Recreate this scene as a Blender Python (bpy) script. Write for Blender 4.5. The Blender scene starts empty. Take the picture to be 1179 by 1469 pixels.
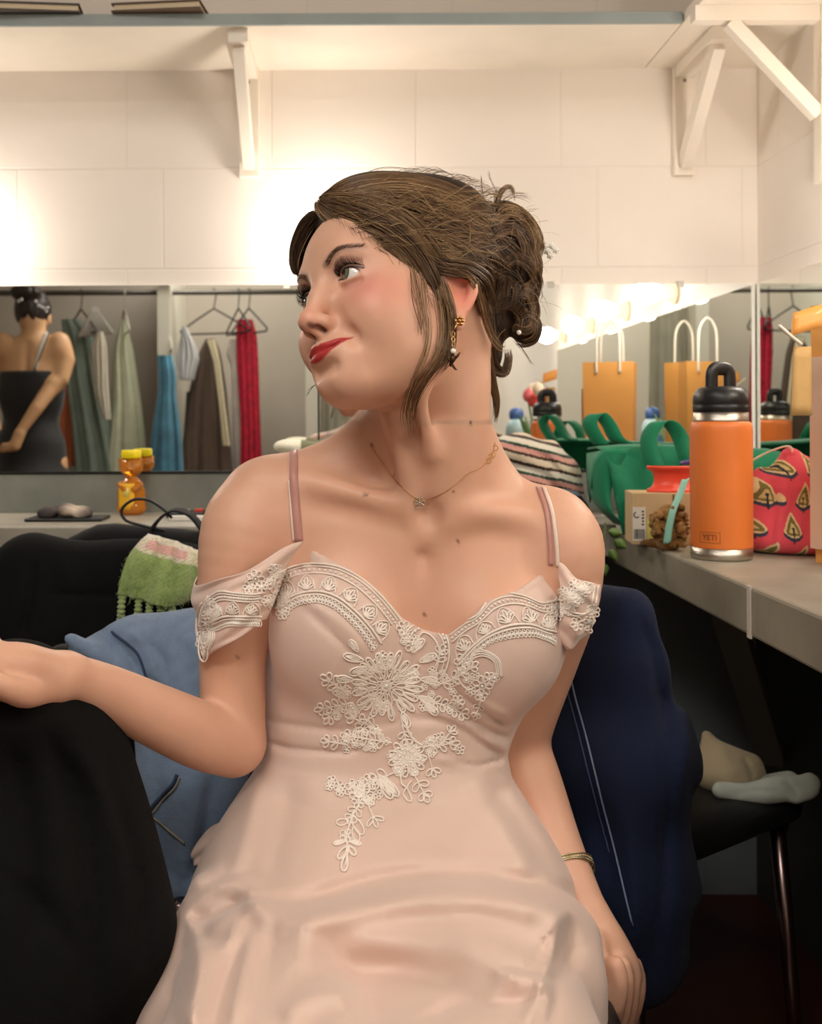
import bpy, bmesh, math, random
import numpy as np
from mathutils import Vector, Matrix
from mathutils.bvhtree import BVHTree

# ---------------------------------------------------------------- camera, light, exposure
F_PX, CX, CY, ZE = 1500.0, 500.0, 603.0, 0.95      # focal length and horizon point in pixels, eye height
scene = bpy.context.scene
COL = scene.collection
cam_d = bpy.data.cameras.new('camera'); cam = bpy.data.objects.new('camera', cam_d); COL.objects.link(cam)
cam.location = (0, 0, ZE); cam.rotation_euler = (math.pi/2, math.radians(0.25), 0)
cam_d.sensor_fit = 'VERTICAL'; cam_d.sensor_height = 36.0
cam_d.lens = F_PX/1469*36.0
cam_d.shift_x = (1179/2 - CX)/1469; cam_d.shift_y = -(1469/2 - CY)/1469
cam_d.clip_start = 0.01
cam_d.dof.use_dof = True; cam_d.dof.focus_distance = 1.0; cam_d.dof.aperture_fstop = 9.0
scene.camera = cam
scene.view_settings.view_transform = 'Standard'; scene.view_settings.look = 'None'
scene.view_settings.gamma = 1.0; scene.view_settings.use_curve_mapping = False
scene.view_settings.exposure = 0.02
scene.cycles.max_bounces = 10; scene.cycles.glossy_bounces = 8; scene.cycles.diffuse_bounces = 5
scene.cycles.sample_clamp_indirect = 6.0
scene.cycles.use_denoising = True
world = bpy.data.worlds.new('world'); scene.world = world; world.use_nodes = True
world.node_tree.nodes['Background'].inputs[0].default_value = (1.0, .86, .72, 1)
world.node_tree.nodes['Background'].inputs[1].default_value = 0.02

def area(name, loc, target, size, power, color, size_y=None):
    l = bpy.data.lights.new(name, 'AREA'); l.energy = power; l.color = color; l.size = size
    if size_y: l.shape = 'RECTANGLE'; l.size_y = size_y
    o = bpy.data.objects.new(name, l); COL.objects.link(o); o.location = loc
    o.rotation_euler = (Vector(target) - Vector(loc)).to_track_quat('-Z', 'Y').to_euler()
    return o
KEY = area('ceiling_lamp_light', (-.62, .1, 2.36), (-.3, .45, 0), 0.9, 12, (1.0, .95, .90), 0.5)
FILL = area('rear_ceiling_lamp_light', (-.3, -1.0, 2.36), (-.3, -1.1, 0), 1.2, 36, (1.0, .94, .86), .5)

# ---------------------------------------------------------------- helpers
def S(c):                                           # sRGB 0-255 -> linear
    return tuple((v/255/12.92 if v <= 10 else ((v/255+.055)/1.055)**2.4) for v in c)
def W(px, py, Y):                                   # photo direction at a given distance -> world point
    return Vector(((px-CX)*Y/F_PX, Y, ZE - (py-CY)*Y/F_PX))

def mat(name, color, rough=.6, metal=0, noise=None, bump=None, spec=.5, sheen=0, sss=0, trans=0, emis=None, estr=0, coat=0, alpha=1, ior=1.45, wave=None):
    """color: sRGB; noise=(scale, amount) multiplies value; bump=(scale, strength[, stretch])"""
    m = bpy.data.materials.new(name); m.use_nodes = True
    nt = m.node_tree; N = nt.nodes; L = nt.links; b = N['Principled BSDF']
    col = (*S(color), 1)
    b.inputs['Base Color'].default_value = col
    b.inputs['Roughness'].default_value = rough; b.inputs['Metallic'].default_value = metal
    b.inputs['Specular IOR Level'].default_value = spec; b.inputs['IOR'].default_value = ior
    if sheen: b.inputs['Sheen Weight'].default_value = sheen
    if trans: b.inputs['Transmission Weight'].default_value = trans
    if coat: b.inputs['Coat Weight'].default_value = coat
    if alpha < 1: b.inputs['Alpha'].default_value = alpha
    if sss:
        b.inputs['Subsurface Weight'].default_value = sss
        b.inputs['Subsurface Radius'].default_value = (1, .35, .18); b.inputs['Subsurface Scale'].default_value = .006
    if emis: b.inputs['Emission Color'].default_value = (*S(emis), 1); b.inputs['Emission Strength'].default_value = estr
    tc = N.new('ShaderNodeTexCoord')
    if noise:
        n = N.new('ShaderNodeTexNoise'); n.inputs['Scale'].default_value = noise[0]; n.inputs['Detail'].default_value = 5
        L.new(tc.outputs['Object'], n.inputs['Vector'])
        r = N.new('ShaderNodeMapRange'); r.inputs['From Min'].default_value = .3; r.inputs['From Max'].default_value = .7
        r.inputs['To Min'].default_value = 1-noise[1]; r.inputs['To Max'].default_value = 1+noise[1]*.6
        L.new(n.outputs['Fac'], r.inputs['Value'])
        h = N.new('ShaderNodeVectorMath'); h.operation = 'SCALE'; h.inputs[0].default_value = col[:3]
        L.new(r.outputs['Result'], h.inputs['Scale']); L.new(h.outputs['Vector'], b.inputs['Base Color'])
    if bump:
        n = N.new('ShaderNodeTexNoise'); n.inputs['Scale'].default_value = bump[0]; n.inputs['Detail'].default_value = 6
        mp = N.new('ShaderNodeMapping'); L.new(tc.outputs['Object'], mp.inputs['Vector'])
        if len(bump) > 2: mp.inputs['Scale'].default_value = bump[2]
        L.new(mp.outputs['Vector'], n.inputs['Vector'])
        bp = N.new('ShaderNodeBump'); bp.inputs['Strength'].default_value = bump[1]; bp.inputs['Distance'].default_value = .002
        L.new(n.outputs['Fac'], bp.inputs['Height']); L.new(bp.outputs['Normal'], b.inputs['Normal'])
    return m

def tag(o, label=None, cat=None, group=None, kind=None):
    if label: o['label'] = label
    if cat: o['category'] = cat
    if group: o['group'] = group
    if kind: o['kind'] = kind
    return o
def empty(name, loc=(0, 0, 0), label=None, cat=None, group=None, rz=0):
    o = bpy.data.objects.new(name, None); COL.objects.link(o); o.location = loc; o.rotation_euler[2] = rz
    o.empty_display_size = .02
    return tag(o, label, cat, group)

class MB:
    """collects vertices and faces in world coordinates; build() links ONE object (kept in world place under its parent)"""
    def __init__(s): s.v = []; s.f = []; s.n = 0; s.mi = []; s.cur = 0; s.c = []
    def add(s, v, f, col=None):
        v = np.asarray(v, float).reshape(-1, 3); s.v.append(v)
        for q in f: s.f.append(tuple(int(i)+s.n for i in q)); s.mi.append(s.cur)
        s.c.append(np.tile(np.array(col if col is not None else (1, 1, 1)), (len(v), 1)) if np.ndim(col) < 2 else np.asarray(col))
        s.n += len(v); return s
    def box(s, lo, hi, M=None, col=None):
        x0, y0, z0 = lo; x1, y1, z1 = hi
        v = np.array([(x0,y0,z0),(x1,y0,z0),(x1,y1,z0),(x0,y1,z0),(x0,y0,z1),(x1,y0,z1),(x1,y1,z1),(x0,y1,z1)], float)
        if M is not None: v = np.array([tuple(M @ Vector(p)) for p in v])
        return s.add(v, [(0,3,2,1),(4,5,6,7),(0,1,5,4),(1,2,6,5),(2,3,7,6),(3,0,4,7)], col)
    def beam(s, a, b, w, h, up=(0, 0, 1), col=None):
        a = Vector(a); b = Vector(b); d = (b-a); L = d.length; d.normalize()
        x = d.cross(Vector(up)).normalized(); z = x.cross(d)
        M = Matrix(((x.x, d.x, z.x, a.x), (x.y, d.y, z.y, a.y), (x.z, d.z, z.z, a.z), (0, 0, 0, 1)))
        return s.box((-w/2, 0, -h/2), (w/2, L, h/2), M, col)
    def tube(s, pts, r, n=8, closed=False, cap=True, col=None, flat=None):
        P = np.array([tuple(p) for p in pts], float); m = len(P)
        R = np.broadcast_to(np.asarray(r, float), (m,))
        if closed: T = np.roll(P, -1, 0) - np.roll(P, 1, 0)
        else: T = np.gradient(P, axis=0)
        T /= np.linalg.norm(T, axis=1)[:, None] + 1e-12
        u = np.cross(T[0], (0, 0, 1.0));
        if np.linalg.norm(u) < 1e-3: u = np.cross(T[0], (0, 1.0, 0))
        u /= np.linalg.norm(u); A = np.arange(n)*2*np.pi/n; V = []
        for i in range(m):
            u = u - T[i]*np.dot(u, T[i]); u /= np.linalg.norm(u)+1e-12; w = np.cross(T[i], u)
            k = 1 if flat is None else flat
            V.append(P[i] + R[i]*(np.cos(A)[:, None]*u + k*np.sin(A)[:, None]*w))
        V = np.concatenate(V); F = []
        for i in range(m if closed else m-1):
            a = i*n; b = ((i+1) % m)*n
            for j in range(n): F.append((a+j, a+(j+1) % n, b+(j+1) % n, b+j))
        if cap and not closed: F.append(tuple(range(n-1, -1, -1))); F.append(tuple((m-1)*n+j for j in range(n)))
        return s.add(V, F, col)
    def lathe(s, prof, c=(0, 0, 0), n=48, M=None, sx=1, sy=1, col=None):
        A = np.arange(n)*2*np.pi/n; V = []
        for (r, z) in prof: V.append(np.stack([r*sx*np.cos(A), r*sy*np.sin(A), np.full(n, z)], 1))
        V = np.concatenate(V); F = []
        for i in range(len(prof)-1):
            for j in range(n): F.append((i*n+j, i*n+(j+1) % n, (i+1)*n+(j+1) % n, (i+1)*n+j))
        if prof[0][0] > 1e-6: F.append(tuple(range(n-1, -1, -1)))
        if prof[-1][0] > 1e-6: F.append(tuple((len(prof)-1)*n+j for j in range(n)))
        if M is not None: V = np.array([tuple(M @ Vector(p)) for p in V])
        else: V = V + np.array(tuple(c))
        return s.add(V, F, col)
    def sphere(s, c, r, n=16, col=None):
        r = np.broadcast_to(np.asarray(r, float), (3,)); th = np.linspace(0, np.pi, n//2+1)
        A = np.arange(n)*2*np.pi/n
        V = np.array([[np.sin(t)*np.cos(a), np.sin(t)*np.sin(a), -np.cos(t)] for t in th for a in A])*r + np.array(tuple(c))
        F = [(i*n+j, i*n+(j+1) % n, (i+1)*n+(j+1) % n, (i+1)*n+j) for i in range(n//2) for j in range(n)]
        return s.add(V, F, col)
    def sheet(s, P, th=0.0, col=None):
        """P: (m,n,3) grid of points; th>0 gives it thickness along its normals"""
        P = np.asarray(P, float); m, n = P.shape[:2]
        F = [(i*n+j, i*n+j+1, (i+1)*n+j+1, (i+1)*n+j) for i in range(m-1) for j in range(n-1)]
        if th <= 0: return s.add(P.reshape(-1, 3), F, col)
        gu = np.gradient(P, axis=0); gv = np.gradient(P, axis=1); N = np.cross(gv, gu); N /= np.linalg.norm(N, axis=2)[..., None]+1e-12
        A = (P+N*th/2).reshape(-1, 3); B = (P-N*th/2).reshape(-1, 3); K = m*n
        F2 = [tuple(reversed(q)) for q in F]; FB = [tuple(i+K for i in q) for q in F]
        rim = [i*n for i in range(m)] ; E = []
        bd = [(0, j) for j in range(n)] + [(i, n-1) for i in range(1, m)] + [(m-1, j) for j in range(n-2, -1, -1)] + [(i, 0) for i in range(m-2, 0, -1)]
        bi = [i*n+j for i, j in bd]
        for a, b in zip(bi, bi[1:]+bi[:1]): E.append((a, b, b+K, a+K))
        if col is not None and np.ndim(col) == 2: col = np.concatenate([col, col])
        return s.add(np.concatenate([A, B]), F2+FB+E, col)
    def build(s, name, m, parent=None, smooth=True, bevel=0, vcol=False, autosmooth=None, subd=0):
        V = np.concatenate(s.v) if s.v else np.zeros((0, 3))
        me = bpy.data.meshes.new(name)
        org = Vector((0, 0, 0))
        if parent is not None: org = wloc(parent)
        elif len(V): org = Vector(((V[:, 0].min()+V[:, 0].max())/2, (V[:, 1].min()+V[:, 1].max())/2, V[:, 2].min()))
        me.from_pydata((V-np.array(org)).tolist(), [], s.f)
        for q in (m if isinstance(m, (list, tuple)) else [m]): me.materials.append(q)
        me.polygons.foreach_set('material_index', s.mi)
        me.polygons.foreach_set('use_smooth', [smooth]*len(me.polygons))
        if vcol:
            ca = me.color_attributes.new('col', 'FLOAT_COLOR', 'POINT')
            C = np.ones((len(V), 4)); C[:, :3] = np.concatenate(s.c); ca.data.foreach_set('color', C.ravel())
        me.update(); me.validate()
        o = bpy.data.objects.new(name, me); COL.objects.link(o)
        if parent is not None: o.parent = parent
        else: o.location = org
        if parent is not None and parent.type == 'MESH' or parent is None: pass
        if bevel:
            b = o.modifiers.new('bevel', 'BEVEL'); b.width = bevel; b.segments = 2; b.limit_method = 'ANGLE'
        if subd: d = o.modifiers.new('subd', 'SUBSURF'); d.levels = d.render_levels = subd
        if autosmooth is not None:
            me.polygons.foreach_set('use_smooth', [True]*len(me.polygons))
            bm = bmesh.new(); bm.from_mesh(me)
            for e in bm.edges:
                if len(e.link_faces) == 2 and e.calc_face_angle(0) > autosmooth: e.smooth = False
            bm.to_mesh(me); bm.free()
        return o
def wloc(o):
    l = Vector(o.location)
    p = o.parent
    while p is not None: l = l + Vector(p.location); p = p.parent
    return l
def copy_tree(o, parent=None):
    c = o.copy(); COL.objects.link(c); c.parent = parent
    for ch in list(o.children): copy_tree(ch, c)
    return c
def spline(pts, n):
    """Catmull-Rom through points, n samples; works on tuples of any length"""
    P = np.array([tuple(p) for p in pts], float); m = len(P)
    if m == 2: t = np.linspace(0, 1, n)[:, None]; return P[0]*(1-t)+P[1]*t
    Q = np.vstack([2*P[0]-P[1], P, 2*P[-1]-P[-2]])
    out = []
    for u in np.linspace(0, m-1-1e-9, n):
        i = int(u); t = u-i; p0, p1, p2, p3 = Q[i], Q[i+1], Q[i+2], Q[i+3]
        out.append(.5*((2*p1)+(-p0+p2)*t+(2*p0-5*p1+4*p2-p3)*t*t+(-p0+3*p1-3*p2+p3)*t**3))
    return np.array(out)

# ---------------------------------------------------------------- implicit surfaces (smooth unions of shapes, meshed on a grid)
def smin(a, b, k):
    if k <= 0: return np.minimum(a, b)
    h = np.maximum(k-np.abs(a-b), 0)/k
    return np.minimum(a, b) - h*h*k*.25
def nets(F, xs, ys, zs):
    ins = F < 0
    cnt = sum(ins[i:ins.shape[0]-1+i, j:ins.shape[1]-1+j, k:ins.shape[2]-1+k].astype(np.int8) for i in (0, 1) for j in (0, 1) for k in (0, 1))
    I, J, K = np.nonzero((cnt > 0) & (cnt < 8))
    ids = np.full(cnt.shape, -1, np.int64); ids[I, J, K] = np.arange(len(I))
    acc = np.zeros((len(I), 3)); num = np.zeros(len(I))
    ax = (xs, ys, zs)
    for d in range(3):
        o = [q for q in range(3) if q != d]
        for a in (0, 1):
            for b in (0, 1):
                p = [I, J, K]; q0 = [None]*3
                q0[d] = p[d]; q0[o[0]] = p[o[0]]+a; q0[o[1]] = p[o[1]]+b
                q1 = list(q0); q1[d] = q0[d]+1
                f0 = F[tuple(q0)]; f1 = F[tuple(q1)]; m = (f0 < 0) != (f1 < 0)
                t = np.where(m, f0/np.where(m, f0-f1, 1), 0)
                pos = np.zeros((len(I), 3))
                for e in range(3): pos[:, e] = ax[e][q0[e]]
                pos[:, d] = ax[d][q0[d]]*(1-t)+ax[d][q1[d]]*t
                acc += pos*m[:, None]; num += m
    V = acc/num[:, None]; Q = []
    def quads(d, ins, sl0, sl1, offs):
        a = ins[sl0]; b = ins[sl1]; E = np.nonzero(a != b); s = a[E]
        base = [E[0], E[1], E[2]]
        for e in range(3):
            if e != d: base[e] = base[e]+1
        c = [ids[tuple(base[e]+o[e] for e in range(3))] for o in offs]
        q = np.stack(c, 1); q[~s] = q[~s][:, ::-1]; Q.append(q)
    S1 = slice(1, -1); A = slice(None, -1); B = slice(1, None)
    quads(0, ins, (A, S1, S1), (B, S1, S1), [(0,-1,-1),(0,0,-1),(0,0,0),(0,-1,0)])
    quads(1, ins, (S1, A, S1), (S1, B, S1), [(-1,0,-1),(-1,0,0),(0,0,0),(0,0,-1)])
    quads(2, ins, (S1, S1, A), (S1, S1, B), [(-1,-1,0),(0,-1,0),(0,0,0),(-1,0,0)])
    return V, np.concatenate(Q)
def relax(V, Q, n=1, w=.5):
    for _ in range(n):
        A = np.zeros_like(V); c = np.zeros(len(V))
        for i in range(4):
            for j in (1, 3):
                np.add.at(A, Q[:, i], V[Q[:, (i+j) % 4]]); np.add.at(c, Q[:, i], 1)
        V = V*(1-w) + w*A/np.maximum(c, 1)[:, None]
    return V
class Pose:                                         # local frame -> world
    def __init__(s, M, c, k=1.0): s.M = np.array(M, float); s.c = np.array(c, float); s.k = k
    def inv(s, X, Y, Z):
        x = X-s.c[0]; y = Y-s.c[1]; z = Z-s.c[2]; M = s.M
        return [(M[0, i]*x+M[1, i]*y+M[2, i]*z)/s.k for i in range(3)]
    def to(s, p): return s.M @ (np.array(p, float)*s.k) + s.c
WORLD = Pose(np.eye(3), (0, 0, 0))
class Shape:
    """ordered list of blends: ('+',dist fn, box lo, box hi, k) or ('-',...)"""
    def __init__(s, pose=WORLD): s.ops = []; s.pose = pose
    def _b(s, pts, rad, pose):
        P = np.array([pose.to(p) for p in pts]); r = rad*pose.k
        return P.min(0)-r, P.max(0)+r
    def ell(s, c, r, k=.01, op='+', R=None, pose=None):
        pose = pose or s.pose; c = np.array(tuple(c), float); r = np.broadcast_to(np.array(r, float), (3,))
        def fn(x, y, z):
            x = x-c[0]; y = y-c[1]; z = z-c[2]
            if R is not None: x, y, z = [R[0][i]*x+R[1][i]*y+R[2][i]*z for i in range(3)]
            k0 = np.sqrt((x/r[0])**2+(y/r[1])**2+(z/r[2])**2)+1e-9
            k1 = np.sqrt((x/r[0]**2)**2+(y/r[1]**2)**2+(z/r[2]**2)**2)+1e-9
            return k0*(k0-1)/k1*pose.k
        lo, hi = s._b([c], r.max()*1.05+k+.004, pose); s.ops.append((op, fn, lo, hi, k*pose.k, pose)); return s
    def cone(s, a, b, ra, rb=None, k=.01, op='+', pose=None, flat=None):
        pose = pose or s.pose; a = np.array(tuple(a), float); b = np.array(tuple(b), float); rb = ra if rb is None else rb
        d = b-a; L2 = max(d@d, 1e-12)
        def fn(x, y, z):
            px = x-a[0]; py = y-a[1]; pz = z-a[2]
            t = np.clip((px*d[0]+py*d[1]+pz*d[2])/L2, 0, 1)
            qx = px-d[0]*t; qy = py-d[1]*t; qz = pz-d[2]*t
            if flat is not None:
                n, g = flat; w = qx*n[0]+qy*n[1]+qz*n[2]
                return (np.sqrt(np.maximum(qx*qx+qy*qy+qz*qz-w*w, 0)+(w*g)**2)-(ra+(rb-ra)*t))*pose.k
            return (np.sqrt(qx*qx+qy*qy+qz*qz)-(ra+(rb-ra)*t))*pose.k
        lo, hi = s._b([a, b], max(ra, rb)+k+.004, pose); s.ops.append((op, fn, lo, hi, k*pose.k, pose)); return s
    def chain(s, pts, rad, k=.01, op='+', pose=None, n=None, flat=None):
        """smooth chain of cones, radii taper; the chain itself has no bulges (plain min inside)"""
        pts = [tuple(p) for p in pts]
        if n: Q = spline([p+(r,) for p, r in zip(pts, rad)], n); pts = [tuple(q[:3]) for q in Q]; rad = [q[3] for q in Q]
        pose = pose or s.pose; A = np.array(pts, float); rad = list(rad)
        def fn(x, y, z):
            D = None
            for a, b, ra, rb in zip(A[:-1], A[1:], rad[:-1], rad[1:]):
                d = b-a; L2 = max(d@d, 1e-12); px = x-a[0]; py = y-a[1]; pz = z-a[2]
                t = np.clip((px*d[0]+py*d[1]+pz*d[2])/L2, 0, 1)
                qx = px-d[0]*t; qy = py-d[1]*t; qz = pz-d[2]*t
                q2 = qx*qx+qy*qy+qz*qz
                if flat is not None:
                    nn, g = flat; w = qx*nn[0]+qy*nn[1]+qz*nn[2]; q2 = np.maximum(q2-w*w, 0)+(w*g)**2
                e = np.sqrt(q2)-(ra+(rb-ra)*t)
                D = e if D is None else np.minimum(D, e)
            return D*pose.k
        lo, hi = s._b(A, max(rad)+k+.004, pose); s.ops.append((op, fn, lo, hi, k*pose.k, pose)); return s
    def fn(s, fn, lo, hi, k=.01, op='+', pose=None):
        s.ops.append((op, fn, np.array(lo, float), np.array(hi, float), k, pose or s.pose)); return s
    def field(s, xs, ys, zs):
        F = np.full((len(xs), len(ys), len(zs)), .08, np.float32)
        for op, fn, lo, hi, k, pose in s.ops:
            i0, i1 = np.searchsorted(xs, (lo[0], hi[0])); j0, j1 = np.searchsorted(ys, (lo[1], hi[1])); k0, k1 = np.searchsorted(zs, (lo[2], hi[2]))
            if i1 <= i0 or j1 <= j0 or k1 <= k0: continue
            X = xs[i0:i1, None, None].astype(np.float32); Y = ys[None, j0:j1, None].astype(np.float32); Z = zs[None, None, k0:k1].astype(np.float32)
            if pose is not WORLD: X, Y, Z = pose.inv(X, Y, Z)
            d = fn(X, Y, Z); sub = F[i0:i1, j0:j1, k0:k1]
            if op == '+': F[i0:i1, j0:j1, k0:k1] = smin(sub, d, k)
            elif op == '-': F[i0:i1, j0:j1, k0:k1] = -smin(-sub, d, k)
            elif op == '&': F[i0:i1, j0:j1, k0:k1] = -smin(-sub, -d, k)
            elif op == 'd': F[i0:i1, j0:j1, k0:k1] = sub + d      # displacement
        return F
    def mesh(s, lo, hi, h):
        xs, ys, zs = [np.arange(a, b+h, h) for a, b in zip(lo, hi)]
        F = s.field(xs, ys, zs)
        return nets(F, xs, ys, zs)
def join_blocks(blocks):
    V = []; Q = []; n = 0
    for v, q in blocks: V.append(v); Q.append(q+n); n += len(v)
    return np.concatenate(V), np.concatenate(Q)
def raw_mesh(name, V, Q, m, parent=None, col=None, smooth=True, clean=None):
    me = bpy.data.meshes.new(name); org = np.array(wloc(parent)) if parent is not None else np.array([0, 0, 0.])
    V = np.asarray(V)-org
    me.vertices.add(len(V)); me.vertices.foreach_set('co', V.ravel().astype(np.float32))
    Q = np.asarray(Q); nq, k = Q.shape
    me.loops.add(nq*k); me.loops.foreach_set('vertex_index', Q.ravel().astype(np.int32))
    me.polygons.add(nq); me.polygons.foreach_set('loop_start', (np.arange(nq)*k).astype(np.int32)); me.polygons.foreach_set('loop_total', np.full(nq, k, np.int32))
    me.polygons.foreach_set('use_smooth', [smooth]*nq)
    if col is not None:
        ca = me.color_attributes.new('col', 'FLOAT_COLOR', 'POINT'); C = np.ones((len(V), 4)); C[:, :3] = col; ca.data.foreach_set('color', C.ravel())
    me.materials.append(m); me.update(calc_edges=True); me.validate()
    o = bpy.data.objects.new(name, me); COL.objects.link(o)
    if parent is not None: o.parent = parent
    return o
# ---------------------------------------------------------------- the room
YB, XR, XL, YR, ZC = 2.10, .823, -2.75, -1.80, 2.45     # mirror wall, right wall, left wall, rear wall, ceiling
ZCT, ZCL = .756, .768                                   # worktop heights, right and back
def wall_material(name, color, brick=True, rough=.55):
    m = mat(name, color, rough=rough, noise=(3, .05)); nt = m.node_tree; N = nt.nodes; L = nt.links; b = N['Principled BSDF']
    g = N.new('ShaderNodeNewGeometry'); sx = N.new('ShaderNodeSeparateXYZ'); L.new(g.outputs['Position'], sx.inputs[0])
    ad = N.new('ShaderNodeMath'); L.new(sx.outputs['X'], ad.inputs[0]); L.new(sx.outputs['Y'], ad.inputs[1])
    cb = N.new('ShaderNodeCombineXYZ'); a2 = N.new('ShaderNodeMath'); a2.inputs[1].default_value = -YB+.371+.291*20
    L.new(ad.outputs[0], a2.inputs[0]); L.new(a2.outputs[0], cb.inputs['X'])
    a3 = N.new('ShaderNodeMath'); a3.inputs[1].default_value = -1.458+.203*20; L.new(sx.outputs['Z'], a3.inputs[0]); L.new(a3.outputs[0], cb.inputs['Y'])
    bk = N.new('ShaderNodeTexBrick'); bk.offset = .25; bk.inputs['Scale'].default_value = 1; bk.inputs['Brick Width'].default_value = .291; bk.inputs['Row Height'].default_value = .203
    bk.inputs['Mortar Size'].default_value = .0028; bk.inputs['Mortar Smooth'].default_value = .8; L.new(cb.outputs[0], bk.inputs['Vector'])
    bk.inputs['Color1'].default_value = (1, 1, 1, 1); bk.inputs['Color2'].default_value = (.985, .985, .985, 1); bk.inputs['Mortar'].default_value = (.955, .95, .945, 1)
    old = b.inputs['Base Color'].links[0].from_socket; mx = N.new('ShaderNodeMix'); mx.data_type = 'RGBA'; mx.blend_type = 'MULTIPLY'; mx.inputs['Factor'].default_value = 1
    L.new(old, mx.inputs[6]); L.new(bk.outputs['Color'], mx.inputs[7]); L.new(mx.outputs[2], b.inputs['Base Color'])
    n = N.new('ShaderNodeTexNoise'); n.inputs['Scale'].default_value = 14; n.inputs['Detail'].default_value = 8; L.new(g.outputs['Position'], n.inputs['Vector'])
    ma = N.new('ShaderNodeMath'); ma.operation = 'MULTIPLY_ADD'; ma.inputs[1].default_value = -1.2; L.new(bk.outputs['Fac'], ma.inputs[0]); L.new(n.outputs['Fac'], ma.inputs[2])
    bp = N.new('ShaderNodeBump'); bp.inputs['Strength'].default_value = .28; bp.inputs['Distance'].default_value = .004; L.new(ma.outputs[0], bp.inputs['Height']); L.new(bp.outputs['Normal'], b.inputs['Normal'])
    return m
def concrete(name, color, sc=7):
    m = mat(name, color, rough=.42, noise=(sc, .30), bump=(60, .35)); return m
MW = wall_material('painted_block', (236, 227, 217)); MLOW = mat('low_wall_paint', (120, 128, 130), noise=(5, .1))
MCREAM = mat('cream_gloss_paint', (238, 228, 214), rough=.4, noise=(8, .05)); MGREY = mat('shelf_edge_paint', (150, 160, 158), rough=.5, noise=(10, .08))
MREAR = mat('closet_wall_paint', (176, 166, 154), rough=.6, noise=(4, .05)); MFL = mat('red_brown_floor', (78, 40, 30), rough=.4, noise=(3, .25))
def struct(name, mb, m, **k):
    o = mb.build(name, m, None, smooth=False, **k); o['kind'] = 'structure'; return o
struct('floor', MB().box((XL-.1, YR-.1, -.08), (XR+.1, YB+.1, 0)), MFL)
struct('ceiling', MB().box((XL-.1, YR-.1, ZC), (XR+.1, YB+.1, ZC+.08)), mat('ceiling_paint', (206, 202, 192)))
struct('wall_back', MB().box((XL-.1, YB, 0), (XR+.1, YB+.1, ZC)), MW)
struct('wall_right', MB().box((XR, YR, 0), (XR+.1, YB, ZC)), MW)
struct('wall_left', MB().box((XL-.1, YR, 0), (XL, YB, ZC)), mat('left_wall_paint', (206, 198, 184)))
struct('wall_rear', MB().box((XL-.1, YR-.1, 0), (XR+.1, YR, ZC)), MREAR)
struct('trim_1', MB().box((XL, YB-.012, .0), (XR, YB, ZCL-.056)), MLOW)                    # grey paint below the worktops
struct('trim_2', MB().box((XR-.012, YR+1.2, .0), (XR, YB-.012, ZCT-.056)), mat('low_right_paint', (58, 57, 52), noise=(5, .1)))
struct('trim_3', MB().box((XL, YB-.010, ZCL), (XR, YB, .846)), concrete('splashback', (128, 132, 124)))
struct('trim_4', MB().box((XR-.010, .1, ZCT), (XR, YB-.010, .846)), concrete('splashback_right', (128, 132, 124)))
# worktops
MCON = concrete('worktop_concrete', (148, 142, 126)); 
o = MB().box((XL, 1.81, ZCL-.056), (XR-.36, YB-.010, ZCL)).build('worktop', concrete('worktop_grey', (168, 162, 148)), smooth=False, bevel=.003)
tag(o, 'long pale concrete worktop below the wide wall mirror', 'worktop')
wt = MB().box((.463, .12, ZCT-.058), (XR-.010, YB-.010, ZCT)).build('worktop', MCON, smooth=False, bevel=.004)
tag(wt, 'mottled concrete worktop along the right wall carrying the orange bottle', 'worktop')
MB().box((.4615, 1.205, ZCT-.060), (.4640, 1.215, ZCT+.0006)).build('joint', mat('joint_filler', (196, 190, 178)), wt, smooth=False)
# mirrors
def mirror(lo, hi, label, edge):
    m = mat('mirror_silver', (236, 238, 234), rough=0.0, metal=1.0)
    r = MB().box(lo, hi).build('wall_mirror', m, smooth=False); tag(r, label, 'mirror')
    e = MB(); x0, y0, z0 = lo; x1, y1, z1 = hi; t = .003
    if edge == 'y': e.box((x0, y0-.003, z0-.006), (x1, y1, z0))
    else: e.box((x0-.003, y0, z0-.006), (x1, y1, z0))
    e.build('lower_channel', mat('mirror_channel', (26, 26, 24), rough=.4), r, smooth=False)
    return r
ml = mirror((-2.1, YB-.008, .850), (-.062, YB-.001, 1.222), 'wide wall mirror showing the clothes rail, left of the seam', 'y')
mr = mirror((-.058, YB-.008, .850), (XR-.012, YB-.001, 1.220), 'wall mirror behind the woman reaching into the corner', 'y')
MB().box((-.0615, YB-.0085, .850), (-.0585, YB-.001, 1.221)).build('seam', mat('seam_dark', (40, 44, 40)), mr, smooth=False)
MB().box((XR-.016, YB-.0100, .850), (XR-.010, YB-.001, 1.218)).build('bevelled_edge', mat('edge_glass', (236, 236, 228), rough=.2), mr, smooth=False)
mirror((XR-.008, .10, .850), (XR-.001, YB-.012, 1.220), 'mirror on the right wall behind the orange bottle and floral pouch', 'x')
for px in (412, 545, 790, 975):
    if px == 412 or px > 700:
        X = (px-CX)*YB/F_PX; c = MB().box((X-.006, YB-.011, 1.214), (X+.006, YB-.001, 1.226)).build('clip', mat('clip_plastic', (190, 186, 174), rough=.2), ml if px < 457 else mr, smooth=False)
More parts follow.
